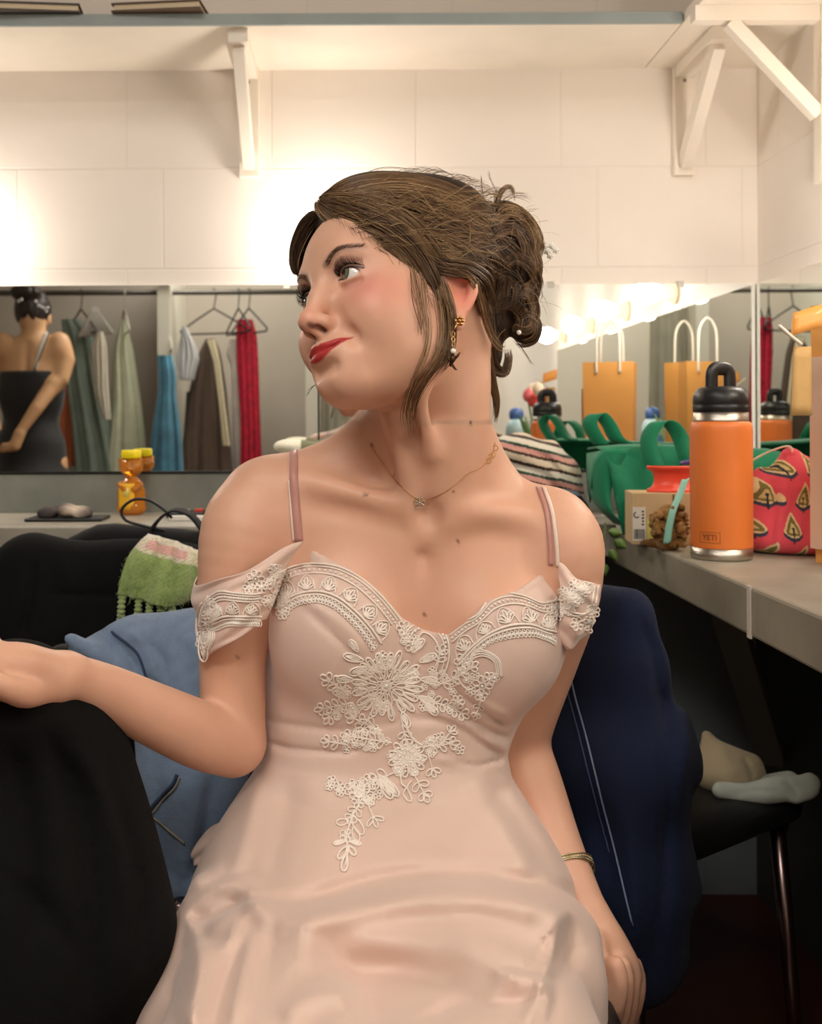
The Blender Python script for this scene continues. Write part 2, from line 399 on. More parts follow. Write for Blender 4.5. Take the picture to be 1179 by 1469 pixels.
# shelves and brackets
ZS = 1.654
s1 = MB().box((XL, 1.862, ZS), (.596, YB, ZS+.018)).build('wall_shelf', MCREAM, smooth=False); tag(s1, 'long cream shelf high on the block wall with grey front edge', 'shelf')
MB().box((XL, 1.856, ZS-.001), (.596, 1.862, ZS+.019)).build('front_edge', MGREY, s1, smooth=False)
s2 = MB().box((.598, .2, ZS), (XR, YB, ZS+.018)).build('wall_shelf', MCREAM, smooth=False); tag(s2, 'cream shelf on the right wall meeting the long shelf in the corner', 'shelf')
def bracket(x, y, ax, label):
    r = empty('shelf_bracket', (x, y, ZS-.22), label, 'bracket')
    if ax == 'y':
        MB().box((x-.020, YB-.018, ZS-.218), (x+.020, YB, ZS)).build('wall_plate', MCREAM, r, smooth=False, bevel=.001)
        MB().box((x-.018, YB-.225, ZS-.024), (x+.018, YB-.018, ZS)).build('arm', MCREAM, r, smooth=False, bevel=.001)
        MB().beam((x, YB-.205, ZS-.026), (x, YB-.020, ZS-.195), .034, .022, (1, 0, 0)).build('diagonal_brace', MCREAM, r, smooth=False, bevel=.001)
        for d in (.03, .19): MB().sphere((x, YB-.0185, ZS-d), .004, 8).build('screw_head', mat('screw', (150, 140, 124), rough=.4, metal=.6), r)
    else:
        MB().box((XR-.018, y-.016, ZS-.30), (XR, y+.016, ZS)).build('wall_plate', MCREAM, r, smooth=False, bevel=.001)
        MB().box((.592, y-.013, ZS-.026), (XR-.018, y+.013, ZS)).build('arm', MCREAM, r, smooth=False, bevel=.001)
        MB().beam((.655, y, ZS-.026), (XR-.018, y, ZS-.185), .022, .022, (0, 1, 0)).build('diagonal_brace', MCREAM, r, smooth=False, bevel=.001)
bracket(-.196, 0, 'y', 'cream wooden shelf bracket on the wall above the clothes mirror')
bracket(.672, 0, 'y', 'cream shelf bracket on the back wall beside the room corner')
bracket(0, 1.79, 'x', 'cream shelf bracket on the right wall, arm crossing top right corner')
# books lying on the shelf edge
def shelf_book(x0, x1, y0, y1, rz, label, c):
    M = Matrix.Translation(((x0+x1)/2, (y0+y1)/2, ZS+.019)) @ Matrix.Rotation(rz, 4, 'Z'); hx, hy = (x1-x0)/2, (y1-y0)/2
    r = empty('book', (0, 0, 0)); r.location = M.to_translation(); tag(r, label, 'book', None)
    MB().box((-hx, -hy, .000), (hx, hy, .003), M).build('cover', mat('book_cover', c, rough=.5), r, smooth=False)
    MB().box((-hx+.004, -hy+.003, .003), (hx-.003, hy-.003, .013), M).build('pages', mat('book_pages', (214, 196, 164), bump=(300, .5)), r, smooth=False)
    MB().box((-hx, -hy, .013), (hx, hy, .016), M).build('cover', mat('book_cover_top', c, rough=.5), r, smooth=False)
shelf_book(-.72, -.48, 1.835, 2.0, .10, 'flat book overhanging the shelf edge in the top left corner', (60, 48, 40))
shelf_book(-.41, -.25, 1.838, 1.97, -.10, 'flat book on the shelf nearer to the left bracket', (88, 66, 46))
# bulbs
MBULB = mat('lit_bulb_glass', (255, 236, 205), emis=(255, 244, 231), estr=84)
MPORC = mat('porcelain', (226, 214, 190), rough=.3)
def bulb(p, n, label, group=None):
    p = np.array(p); n = np.array(n, float); r = empty('vanity_bulb', tuple(p), label, 'light bulb', group)
    M = Matrix.Translation(Vector(p)) @ Vector(n).to_track_quat('Z', 'Y').to_matrix().to_4x4()
    MB().lathe([(.030, 0), (.030, .008), (.022, .014), (.019, .034), (.015, .036)], n=24, M=M).build('socket', MPORC, r)
    MB().lathe([(.0, .030), (.013, .032), (.014, .040), (.022, .050), (.029, .064), (.030, .076), (.026, .090), (.015, .101), (.0, .104)], n=24, M=M).build('glass_globe', MBULB, r)
for i, y in enumerate((1.56, 1.11, .67, .23)):
    bulb((XR, y, 1.268), (-1, 0, 0), 'lit round bulb above the right mirror, %s' % ('nearest the corner', 'second from the corner', 'third from the corner', 'farthest from the corner')[i], 'bulbs above the right mirror')
bulb(((470-CX)*YB/F_PX, YB, 1.312), (0, -1, 0), 'lit bulb on the block wall hidden behind the woman\'s forehead')
bulb(((-62-CX)*YB/F_PX, YB, 1.300), (0, -1, 0), 'lit bulb on the block wall just beyond the left edge')
# ceiling fixtures where the room light comes from
for nm, x, y, sx, sy in (('front', -.62, .1, .48, .28), ('rear', -.3, -1.0, .62, .28)):
    r = empty('ceiling_light', (x, y, ZC), 'flat ceiling light in the %s of the room behind the camera' % nm, 'ceiling light')
    MB().box((x-sx, y-sy, ZC-.05), (x+sx, y-sy+.02, ZC)).box((x-sx, y+sy-.02, ZC-.05), (x+sx, y+sy, ZC)).box((x-sx, y-sy+.02, ZC-.05), (x-sx+.02, y+sy-.02, ZC)).box((x+sx-.02, y-sy+.02, ZC-.05), (x+sx, y+sy-.02, ZC)).build('frame', MPORC, r, smooth=False)
# support under the right worktop
o = MB().beam((.60, 1.70, ZCT-.075), (.80, 1.98, .30), .05, .02).build('worktop_brace', mat('brace_steel', (120, 118, 110), rough=.5), smooth=False)
tag(o, 'slanted grey brace in the dark under the right worktop', 'brace')
# ---------------------------------------------------------------- the woman: head
R_HEAD = np.array([[ .66577365, -.74366218, -.06092626], [-.68559168, -.64191707, .34337519], [.29446475, .18683962, .93722007]])
_c, _s = math.cos(math.radians(4.5)), math.sin(math.radians(4.5))
R_HEAD = np.stack([R_HEAD[:, 0]*_c+R_HEAD[:, 1]*_s, R_HEAD[:, 1]*_c-R_HEAD[:, 0]*_s, R_HEAD[:, 2]], 1)
HP = Pose(R_HEAD, (.0498, 1.05, .0950+ZE), 1.035)
def head_shape(b):
    P = HP
    E = lambda *a, **k: b.ell(*a, pose=P, **k); C = lambda *a, **k: b.cone(*a, pose=P, **k); CH = lambda *a, **k: b.chain(*a, pose=P, **k)
    E((0, -.008, .045), (.073, .094, .084), k=.02)                # cranium
    E((0, .036, .048), (.054, .050, .052), k=.04)                 # forehead
    E((0, .028, -.002), (.058, .056, .058), k=.03)                # mid face
    E((0, .024, -.044), (.049, .056, .036), k=.03)                # jaw mass
    C((.044, -.002, -.044), (.016, .062, -.076), .015, .013, k=.03)
    C((-.044, -.002, -.044), (-.016, .062, -.076), .015, .013, k=.03)
    C((-.006, .0785, -.075), (.006, .0785, -.075), .0125, k=.018)   # chin
    E((0, .074, -.050), (.030, .022, .022), k=.02)                # muzzle
    for s in (1, -1):
        E((s*.037, .060, -.017), (.022, .0245, .021), k=.020)      # smiling cheek apple
        E((s*.052, .034, .002), (.014, .028, .016), k=.025)        # zygoma
        E((s*.040, .034, -.028), (.018, .034, .026), k=.03)       # cheek
        E((s*.031, .096, .021), (.0155, .0155, .0115), k=.016, op='-')  # eye socket
        E((s*.020, .094, .014), (.006, .010, .010), k=.010, op='-')
        CH([(s*.010, .083, .036), (s*.026, .0835, .041), (s*.043, .071, .040)], [.006, .0068, .005], k=.016)  # brow ridge
    C((0, .086, .026), (0, .095, .004), .0062, .0072, k=.014)      # nose bridge
    C((0, .095, .004), (0, .1045, -.0180), .0072, .0092, k=.010)
    E((0, .1065, -.0215), (.0104, .0090, .0086), k=.008)           # tip
    C((0, .097, -.0275), (0, .088, -.033), .0055, .006, k=.008)
    for s in (1, -1):
        E((s*.0130, .0945, -.0235), (.0070, .0100, .0076), k=.006, R=((1, s*-.25, 0), (s*.25, 1, 0), (0, 0, 1)))  # ala
        E((s*.0068, .1005, -.0305), (.0036, .0060, .0038), k=.003, op='-')   # nostril
        CH([(s*.0200, .0925, -.019), (s*.022, .0915, -.029), (s*.029, .0865, -.039), (s*.034, .0825, -.047)], [.0008, .0016, .0014, .0006], k=.014, op='-')  # smile fold
    # lips
    up = [(.0275, .0815, -.0415), (.0205, .0888, -.0458), (.0120, .0950, -.0465), (.0045, .0985, -.0445), (0, .0990, -.0458)]
    lo = [(.0270, .0817, -.0430), (.0190, .0880, -.0498), (.0105, .0938, -.0530), (0, .0958, -.0542)]
    U = up + [(-x, y, z) for x, y, z in up[-2::-1]]; Lw = lo + [(-x, y, z) for x, y, z in lo[-2::-1]]
    CH(U, [.0010, .0028, .0034, .0036, .0034, .0036, .0034, .0028, .0010], k=.005, n=22)
    CH(Lw, [.0010, .0032, .0044, .0048, .0044, .0032, .0010], k=.005, n=22)
    M = [(.0290, .0832, -.0408), (.020, .0925, -.0487), (.0105, .0990, -.0512), (0, .1015, -.0512)]
    CH(M + [(-x, y, z) for x, y, z in M[-2::-1]], [.0012, .0013, .0013, .0012, .0013, .0013, .0012], k=.002, op='-', n=22)
    for s in (1, -1): E((s*.0305, .0850, -.0405), (.0022, .005, .0035), k=.008, op='-')
    C((-.012, .0935, -.0665), (.012, .0935, -.0665), .004, k=.010, op='-')     # under the lower lip
    for s in (1, -1):                                              # eyelids
        E((s*.031, .0725, .0200), .0146, k=.007)
        E((s*.0315, .0885, .0188), (.0154, .0150, .0051), k=.0016, op='-', R=((1, s*.12, s*.16), (s*-.12, 1, 0), (s*-.16, 0, 1)))
        CH([(s*.0175, .0845, .0265), (s*.030, .0880, .0295), (s*.044, .0795, .0265)], [.001, .0014, .001], k=.004, op='-')  # crease
        CH([(s*.0190, .0835, .0098), (s*.030, .0860, .0065), (s*.043, .0790, .0085)], [.001, .0018, .001], k=.005, op='-')   # bag under the eye
        # ear
        pts = [(s*.070, .008, .004), (s*.075, .007, .016), (s*.080, -.004, .024), (s*.085, -.017, .021), (s*.085, -.022, .006), (s*.080, -.017, -.009), (s*.075, -.008, -.020)]
        CH(pts, [.003, .0036, .0036, .0036, .0036, .0038, .004], k=.004, n=24)
        E((s*.0745, -.006, -.026), (.0045, .0085, .0085), k=.006)    # lobe
        E((s*.0735, -.010, .004), (.006, .018, .024), k=.006)
        E((s*.0835, -.006, .004), (.008, .009, .013), k=.004, op='-')
        CH([(s*.076, -.002, .018), (s*.083, -.016, .016), (s*.083, -.019, .002), (s*.078, -.013, -.012)], [.0022, .0028, .0028, .0024], k=.004, n=16)
        C((s*.074, .006, -.004), (s*.075, .005, -.010), .004, k=.004)   # tragus
        E((s*.050, .060, .030), (.010, .02, .02), k=.03, op='-') if False else None
PZ = np.array([1, 0, 1.0])
def seg_d(P, a, b):
    a = np.array(a); b = np.array(b); d = b-a; t = np.clip(((P-a)@d)/(d@d), 0, 1)
    return np.linalg.norm(P-a-t[:, None]*d, axis=1)
def poly_d(P, pts): return np.min([seg_d(P, a, b) for a, b in zip(pts[:-1], pts[1:])], axis=0)
def sst(a, b, x): t = np.clip((x-a)/(b-a), 0, 1); return t*t*(3-2*t)
SKIN = np.array(S((216, 168, 142)))
def skin_colors(Vw, moles=()):
    p = (Vw-HP.c)@HP.M/HP.k; C = np.tile(SKIN, (len(Vw), 1))
    def mix(c, w): C[:] = C*(1-w[:, None]) + np.array(S(c))*w[:, None]
    hd = (p[:, 2] > -.12)
    for s in (1, -1):
        w = np.exp(-((p[:, 0]-s*.046)/.020)**2-((p[:, 1]-.058)/.028)**2-((p[:, 2]+.006)/.020)**2); mix((214, 112, 104), w*.92*hd)
        w = np.exp(-((p[:, 0]-s*.082)/.014)**2-((p[:, 1]+.012)/.022)**2-((p[:, 2]-.004)/.030)**2); mix((222, 110, 92), w*.6*hd)
        w = np.exp(-((p[:, 0]-s*.033)/.016)**2-((p[:, 2]-.027)/.007)**2)*(p[:, 1] > .055); mix((150, 98, 88), w*.42)
        w = np.exp(-((p[:, 0]-s*.030)/.013)**2-((p[:, 2]-.007)/.004)**2)*(p[:, 1] > .055); mix((180, 120, 112), w*.40)
        lid = [(s*.0185, .0845, .0190), (s*.024, .0868, .0235), (s*.032, .0868, .0245), (s*.040, .083, .0230), (s*.0465, .0765, .0200)]
        mix((30, 18, 16), (1-sst(.0008, .0020, poly_d(p*PZ, np.array(lid)*PZ)))*(p[:, 1] > .05)*.95)
        br = [(s*.0150, .0935, .0330), (s*.023, .0945, .0385), (s*.034, .0890, .0420), (s*.050, .0765, .0395)]
        q = p*1.0; mix((88, 58, 44), (1-sst(.0010, .0058, poly_d(p*PZ, np.array(br)*PZ)))*(p[:, 1] > .05)*.62*(1-.55*sst(.03, .052, np.abs(p[:, 0]))))
    w = np.exp(-(p[:, 0]/.014)**2-((p[:, 2]+.018)/.012)**2)*(p[:, 1] > .095); mix((226, 140, 120), w*.35)
    ax = np.abs(p[:, 0]); t = np.clip(ax/.0285, 0, 1)
    mid = -.0512 + .0098*t**2; hu = .0058*(1-t**2.4)+.0005*np.cos(ax/.0045*np.pi)*(ax < .009); hl = .0076*(1-t**2.2)
    top = mid+hu; bot = mid-hl
    w = sst(-.0008, .0006, top-p[:, 2])*sst(-.0008, .0006, p[:, 2]-bot)*(p[:, 1] > .070)*(ax < .0288); mix((172, 32, 40), w*.95)
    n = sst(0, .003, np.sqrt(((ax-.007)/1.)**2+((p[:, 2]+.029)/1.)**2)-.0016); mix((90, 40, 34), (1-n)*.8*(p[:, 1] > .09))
    for m in moles:
        d = np.linalg.norm(Vw-np.array(m[:3]), axis=1); mix((96, 50, 36), (1-sst(m[3]*.6, m[3]*1.5, d))*.85)
    return C
def skin_material():
    m = mat('skin', (226, 172, 142), rough=.44, sss=.22, spec=.45)
    nt = m.node_tree; a = nt.nodes.new('ShaderNodeVertexColor'); a.layer_name = 'col'; b = nt.nodes['Principled BSDF']
    n = nt.nodes.new('ShaderNodeTexNoise'); n.inputs['Scale'].default_value = 30; n.inputs['Detail'].default_value = 4
    tc = nt.nodes.new('ShaderNodeTexCoord'); nt.links.new(tc.outputs['Object'], n.inputs['Vector'])
    mr = nt.nodes.new('ShaderNodeMapRange'); mr.inputs['To Min'].default_value = .93; mr.inputs['To Max'].default_value = 1.06; nt.links.new(n.outputs['Fac'], mr.inputs['Value'])
    v = nt.nodes.new('ShaderNodeVectorMath'); v.operation = 'SCALE'; nt.links.new(a.outputs['Color'], v.inputs[0]); nt.links.new(mr.outputs['Result'], v.inputs['Scale'])
    nt.links.new(v.outputs['Vector'], b.inputs['Base Color'])
    n2 = nt.nodes.new('ShaderNodeTexNoise'); n2.inputs['Scale'].default_value = 900; nt.links.new(tc.outputs['Object'], n2.inputs['Vector'])
    bp = nt.nodes.new('ShaderNodeBump'); bp.inputs['Strength'].default_value = .12; bp.inputs['Distance'].default_value = .0006
    nt.links.new(n2.outputs['Fac'], bp.inputs['Height']); nt.links.new(bp.outputs['Normal'], b.inputs['Normal'])
    return m
# ---------------------------------------------------------------- the woman: body and dress
def PXY(x, y, z): return CX+F_PX*x/y, CY-F_PX*(z-ZE)/y
def w(px, py, Y): return tuple(W(px, py, Y))
def body_shape(b):
    C = b.cone; E = b.ell; CH = b.chain
    # torso
    E(w(592, 905, 1.150), (.128, .078, .19), k=.03)
    E(w(590, 800, 1.125), (.135, .060, .075), k=.05)
    C(w(400, 742, 1.125), w(775, 778, 1.135), .040, .040, k=.05)
    E(w(480, 905, 1.078), (.056, .050, .058), k=.05); E(w(712, 915, 1.080), (.056, .050, .058), k=.05)
    E(w(553, 1090, 1.155), (.104, .070, .15), k=.05)
    E((.02, 1.17, .50), (.135, .08, .085), k=.05)
    C(w(606, 890, 1.025), w(606, 800, 1.062), .004, .001, k=.024, op='-')   # cleavage
    # neck
    CH([w(612, 500, 1.095), w(624, 600, 1.105), w(630, 700, 1.125)], [.054, .0565, .062], k=.022)
    CH([w(672, 500, 1.088), w(662, 580, 1.074), w(643, 660, 1.070), w(626, 735, 1.075)], [.015, .0150, .0145, .0110], k=.040, n=16)
    CH([w(560, 600, 1.062), w(585, 690, 1.066), w(598, 722, 1.072)], [.006, .006, .004], k=.02, n=10)
    CH([w(585, 610, 1.135), w(500, 668, 1.135), w(410, 700, 1.130)], [.048, .038, .034], k=.035, n=12)
    CH([w(650, 660, 1.145), w(725, 742, 1.145), w(795, 775, 1.140)], [.048, .038, .034], k=.035, n=12)
    CH([w(600, 735, 1.070), w(520, 712, 1.070), w(430, 690, 1.095), w(380, 688, 1.11)], [.007, .0075, .008, .006], k=.022, n=16)
    CH([w(642, 738, 1.070), w(700, 738, 1.072), w(770, 748, 1.100), w(805, 752, 1.12)], [.007, .0075, .008, .006], k=.022, n=16)
    E(w(614, 738, 1.056), (.009, .009, .009), k=.020, op='-')
    C(w(600, 560, 1.015), w(618, 650, 1.045), .006, .005, k=.02)            # throat
    # right arm (left in the picture), elbow bent, hand on the black garment
    CH([w(372, 722, 1.125), w(350, 760, 1.105), w(338, 830, 1.095), w(332, 920, 1.09), w(332, 1010, 1.085), w(332, 1062, 1.08)],
       [.044, .046, .0405, .035, .034, .0335], k=.03, n=20)
    CH([w(332, 1066, 1.08), w(288, 1054, 1.045), w(220, 1024, 1.00), (w(150, 990, .955)), w(92, 967, .915)], [.0335, .0330, .0292, .0240, .0198], k=.006, n=20)
    # left arm, reaching down to the seat
    CH([w(790, 760, 1.135), w(806, 795, 1.12), w(808, 860, 1.125), w(785, 940, 1.15), w(757, 1020, 1.17), w(744, 1066, 1.18)],
       [.040, .0425, .037, .034, .0325, .032], k=.03, n=20)
    CH([w(744, 1070, 1.18), w(762, 1130, 1.16), w(790, 1205, 1.12), w(820, 1270, 1.085), w(846, 1322, 1.06)], [.032, .0335, .0290, .0235, .0195], k=.006, n=20)
    # legs under the skirt
    for s, xk in ((-1, -.13), (1, .13)):
        CH([(.02+s*.06, 1.13, .470), (xk*.75, .72, .425)], [.056, .046], k=.04)
        CH([(xk*.75, .72, .425), (xk*.8, .70, .28), (xk*.8, .70, .09)], [.046, .046, .034], k=.02)
        C((xk*.8, .72, .045), (xk*.8, .58, .030), .034, .026, k=.02)
def hands_shape(b):
    C = b.cone; CH = b.chain
    # right hand: palm, thumb beside it, four fingers bent over the far edge
    CH([w(92, 967, .915), w(60, 962, .895), w(25, 952, .875), w(-20, 948, .858)], [.0195, .0200, .0190, .0165], k=.008, n=12)
    CH([w(75, 978, .900), w(30, 984, .878), w(-5, 980, .860)], [.0175, .0150, .0120], k=.010, n=10)
    CH([w(58, 986, .890), w(34, 992, .862), w(0, 982, .838), w(-34, 966, .826)], [.0130, .0125, .0100, .0080], k=.004, n=12)
    for i, (dy, L) in enumerate(((-16, 62), (0, 70), (16, 66), (30, 50))):
        x0 = -18
        CH([w(x0, 936+dy, .862-i*.006), w(x0-L*.5, 934+dy, .85-i*.006), w(x0-L, 948+dy, .842-i*.006), w(x0-L*1.25, 976+dy, .84-i*.006)], [.0098, .0088, .0080, .0068], k=.004, n=12)
    # left hand: back of the hand to the camera, fingers hooked down over the seat edge
    CH([w(846, 1322, 1.06), w(862, 1348, 1.05), w(884, 1380, 1.04), w(896, 1398, 1.038)], [.0195, .0205, .0185, .0150], k=.008, n=10)
    C(w(862, 1352, 1.045), w(880, 1392, 1.030), .016, .012, k=.012)
    for i, (x0, L) in enumerate(((911, 62), (903, 74), (894, 78), (885, 66))):
        Y = 1.052-i*.017
        CH([w(x0-6, 1388, Y), w(x0-1, 1412, Y-.004), w(x0-4, 1412+L*.5, Y), w(x0-14, 1412+L, Y+.012)], [.0098, .0092, .0082, .0068], k=.003, n=12)
    CH([w(850, 1352, 1.03), w(858, 1390, 1.012), w(866, 1420, 1.00), w(872, 1445, .998)], [.012, .0112, .0092, .0075], k=.006, n=10)

DRESS_ROWS = [  # photo row, left and right outline, distance of axis, depth in front, behind
    (760, 392, 792, 1.13, .062, .080), (800, 384, 796, 1.13, .066, .082), (850, 378, 798, 1.13, .070, .085), (900, 376, 796, 1.13, .074, .085), (950, 375, 786, 1.13, .078, .085),
    (1000, 376, 760, 1.13, .080, .085), (1040, 378, 738, 1.13, .080, .085), (1075, 378, 724, 1.13, .080, .085), (1110, 366, 722, 1.13, .086, .09),
    (1150, 348, 736, 1.12, .096, .10), (1200, 328, 760, 1.11, .110, .12), (1250, 306, 786, 1.09, .130, .14), (1300, 285, 810, 1.07, .150, .15), (1360, 262, 835, 1.04, .16, .16), (1450, 250, 830, 1.02, .16, .16)]
NECK = [(340, 860), (366, 812), (392, 782), (434, 775), (462, 796), (500, 815), (545, 850), (575, 886), (600, 902), (640, 912), (668, 892), (700, 862), (740, 848), (772, 826), (794, 806), (812, 812), (850, 850)]
def dress_shape(b, grow=0.0):
    R = np.array(DRESS_ROWS, float); zs = ZE-(R[:, 0]-CY)*R[:, 3]/F_PX
    xl = (R[:, 1]-CX)*R[:, 3]/F_PX; xr = (R[:, 2]-CX)*R[:, 3]/F_PX; o = np.argsort(zs); zs = zs[o]
    T = [q[o] for q in ((xl+xr)/2, (xr-xl)/2, R[:, 3], R[:, 4], R[:, 5])]
    def loft(x, y, z):
        cx, a, yc, bf, bb = [np.interp(z.astype(float), zs, t).astype(np.float32) for t in T]
        bf = np.where(y < yc, bf, bb); n = 2.3
        q = (np.abs((x-cx)/a)**n+np.abs((y-yc)/bf)**n)**(1/n)
        return (q-1)*np.minimum(a, bf)*.9
    b.fn(loft, (-.26, .80, .34), (.36, 1.30, .86), k=0)
    b.ell(w(482, 905, 1.072), (.066, .057, .070), k=.035); b.ell(w(712, 918, 1.076), (.066, .055, .070), k=.035)
    b.cone(w(604, 930, 1.000), w(600, 1010, 1.04), .008, .004, k=.03, op='-')
    # lap
    for s, x0, x1 in ((-1, -.045, -.085), (1, .105, .120)):
        b.cone((x0, 1.06, .445), (x1, .62, .440), .094, .084, k=.09)
    b.ell((.02, .68, .28), (.16, .12, .24), k=.08)
    b.cone((-.06, .78, .40), (-.07, .70, .14), .08, .09, k=.06)
    b.cone((.09, .78, .38), (.09, .70, .12), .08, .09, k=.06)
    b.cone(w(300, 1320, .98), w(248, 1469, .92), .030, .032, k=.05)
    b.cone(w(800, 1345, .96), w(815, 1400, .92), .030, .022, k=.05)
    b.fn(lambda x, y, z: np.maximum(np.maximum(.798-y, z-.411), np.maximum(x-.5, -.5-x)), (-.5, .76, .0), (.5, 1.4, .45), k=.01, op='-')
    b.fn(lambda x, y, z: .05-z, (-.6, .3, -.05), (.6, 1.4, .16), k=.01, op='&')
def fold(b, pts, wid, dep, ylo=.5, yhi=1.12, side=0):
    """groove (dep>0) or ridge (dep<0) running over the cloth along a photo line, tapering at its ends"""
    P = np.array(spline(pts, max(6, len(pts)*4)), float)
    def fn(x, y, z):
        px, py = PXY(x, y, z); D = None; TT = None; n = len(P)-1
        for i, (a, c) in enumerate(zip(P[:-1], P[1:])):
            d = c-a; L2 = d@d+1e-9; t = np.clip(((px-a[0])*d[0]+(py-a[1])*d[1])/L2, 0, 1)
            q = (px-a[0]-d[0]*t)**2+(py-a[1]-d[1]*t)**2
            if D is None: D = q; TT = (i+t)/n
            else: m = q < D; D = np.where(m, q, D); TT = np.where(m, (i+t)/n, TT)
        return (dep*np.exp(-D/(wid*wid))*np.clip(np.sin(np.pi*TT)*1.8, 0, 1)).astype(np.float32)
    r = wid*2.2; x0, y0 = P.min(0)-r; x1, y1 = P.max(0)+r
    c = np.array([w(a, q, Y) for a in (x0, x1) for q in (y0, y1) for Y in (ylo, yhi)])
    b.fn(fn, c.min(0), c.max(0), op='d')
def ledge(b, pts, wid, amp, fade, ylo=.5, yhi=1.12):
    """cloth on the right-hand side of the photo line lies amp higher, easing out over fade pixels"""
    P = np.array(spline(pts, max(8, len(pts)*4)), float)
    def fn(x, y, z):
        px, py = PXY(x, y, z); D = None; n = len(P)-1
        for i, (a, c) in enumerate(zip(P[:-1], P[1:])):
            d = c-a; L2 = d@d+1e-9; t = np.clip(((px-a[0])*d[0]+(py-a[1])*d[1])/L2, 0, 1)
            q = (px-a[0]-d[0]*t)**2+(py-a[1]-d[1]*t)**2; sg = np.sign(d[0]*(py-a[1])-d[1]*(px-a[0]))
            if D is None: D = q; SG = sg; TT = (i+t)/n
            else: m = q < D; D = np.where(m, q, D); SG = np.where(m, sg, SG); TT = np.where(m, (i+t)/n, TT)
        s = np.sqrt(D)*SG; u = np.clip((s+wid)/(2*wid), 0, 1); u = u*u*(3-2*u)
        return (-amp*u*np.exp(-np.maximum(s, 0)**2/fade**2)*np.clip(np.sin(np.pi*TT)*2.2, 0, 1)+.25*amp*np.exp(-(s+wid)**2/(wid*wid))*np.clip(np.sin(np.pi*TT)*2.2, 0, 1)).astype(np.float32)
    r = fade*2; x0, y0 = P.min(0)-r; x1, y1 = P.max(0)+r
    c = np.array([w(a, q, Y) for a in (x0, x1) for q in (y0, y1) for Y in (ylo, yhi)])
    b.fn(fn, c.min(0), c.max(0), op='d')
def dress_folds(b):
    L = lambda p, wd, a, fd, **k: ledge(b, p, wd, a, fd, **k)
    L([(395, 1298), (432, 1302), (470, 1292), (530, 1274), (600, 1264), (690, 1266), (760, 1280), (812, 1300), (850, 1345)], 13, .0170, 80)
    L([(262, 1300), (275, 1322), (300, 1318), (340, 1298), (372, 1292), (420, 1310)], 6, .0075, 34)
    L([(372, 1255), (330, 1258), (285, 1280), (262, 1310), (270, 1345)], 7, -.0060, 26)
    L([(350, 1300), (336, 1350), (312, 1410), (292, 1490)], 12, .0075, 44); L([(270, 1500), (252, 1440), (258, 1380), (276, 1335)], 11, .0065, 36); L([(420, 1330), (470, 1380), (500, 1430), (520, 1490)], 22, .0060, 70); L([(640, 1320), (720, 1350), (770, 1380), (800, 1400)], 18, .0050, 50)
    L([(812, 1300), (806, 1340), (780, 1400), (760, 1460)], 5, .0035, 22); L([(700, 1390), (760, 1400), (790, 1420), (775, 1480)], 6, .0050, 24)
    f = lambda p, wd, d, **k: fold(b, p, wd, d, **k)
    # bodice gathers
    f([(415, 790), (455, 815), (500, 840)], 5, .0030); f([(405, 800), (440, 822), (470, 835)], 5, .0028); f([(430, 780), (470, 802)], 4, -.0018)
    f([(430, 868), (470, 905), (500, 935), (515, 960)], 5, .0028); f([(405, 850), (450, 868), (500, 905), (528, 945)], 6, -.0025)
    f([(376, 1062), (420, 1074), (470, 1078), (530, 1076)], 4, .0040); f([(376, 1030), (430, 1042), (500, 1046), (580, 1034)], 5, .0026)
    f([(560, 1034), (620, 1032), (665, 1048), (700, 1074), (726, 1088)], 5, .0036)
    f([(640, 985), (680, 1010), (705, 1030), (732, 1042)], 5, .0036); f([(620, 1000), (670, 1030), (700, 1048), (730, 1062)], 5, .0036)
    f([(610, 1015), (660, 1040), (690, 1060), (728, 1078)], 5, -.0030); f([(660, 990), (700, 1016), (730, 1030)], 5, -.0030)
    f([(640, 1092), (690, 1098), (722, 1088)], 4, .0036); f([(600, 1086), (660, 1095), (722, 1100)], 5, -.0022)
    f([(772, 840), (740, 862), (690, 880)], 5, .0015); f([(790, 815), (760, 838), (720, 850)], 5, -.0015)
    f([(385, 830), (382, 900), (386, 1000), (390, 1060)], 7, .0020)
    f([(620, 905), (590, 960), (560, 1000)], 9, .0015)
    # skirt front
    f([(560, 1120), (640, 1200), (700, 1260)], 26, .0045); f([(660, 1130), (720, 1200), (760, 1265)], 18, -.0045); f([(690, 1110), (740, 1180), (790, 1260)], 14, .0035)
    f([(420, 1110), (400, 1200), (380, 1280)], 20, .0040); f([(370, 1110), (350, 1200), (330, 1270)], 14, -.0040); f([(470, 1120), (470, 1200), (440, 1290)], 26, -.0030)
    # the line where the lap begins
    f([(350, 1262), (392, 1290), (432, 1302), (470, 1292), (530, 1274), (600, 1264), (690, 1266), (760, 1280), (812, 1306)], 16, .0060)
    f([(330, 1290), (380, 1312), (440, 1320), (540, 1300), (610, 1288), (700, 1290), (780, 1308), (825, 1340)], 22, -.0070)
    f([(268, 1300), (290, 1320), (325, 1308), (356, 1290)], 13, .0052); f([(262, 1270), (300, 1268), (345, 1274), (385, 1300)], 15, -.0060)
    f([(285, 1322), (300, 1345), (330, 1325), (350, 1305)], 11, .0040)
    f([(335, 1340), (320, 1390), (300, 1440), (290, 1480)], 18, .0040); f([(360, 1330), (345, 1390), (325, 1480)], 15, -.0070)
    f([(262, 1340), (262, 1400), (250, 1450)], 12, .0050); f([(285, 1350), (280, 1410), (268, 1480)], 13, -.0055)
    f([(430, 1360), (500, 1390), (600, 1400), (700, 1440)], 22, .0060); f([(480, 1340), (580, 1350), (680, 1370), (760, 1420)], 22, -.0050)
    f([(800, 1310), (790, 1350), (780, 1400), (770, 1430)], 10, -.0040); f([(815, 1310), (818, 1360), (800, 1420)], 12, .0045)
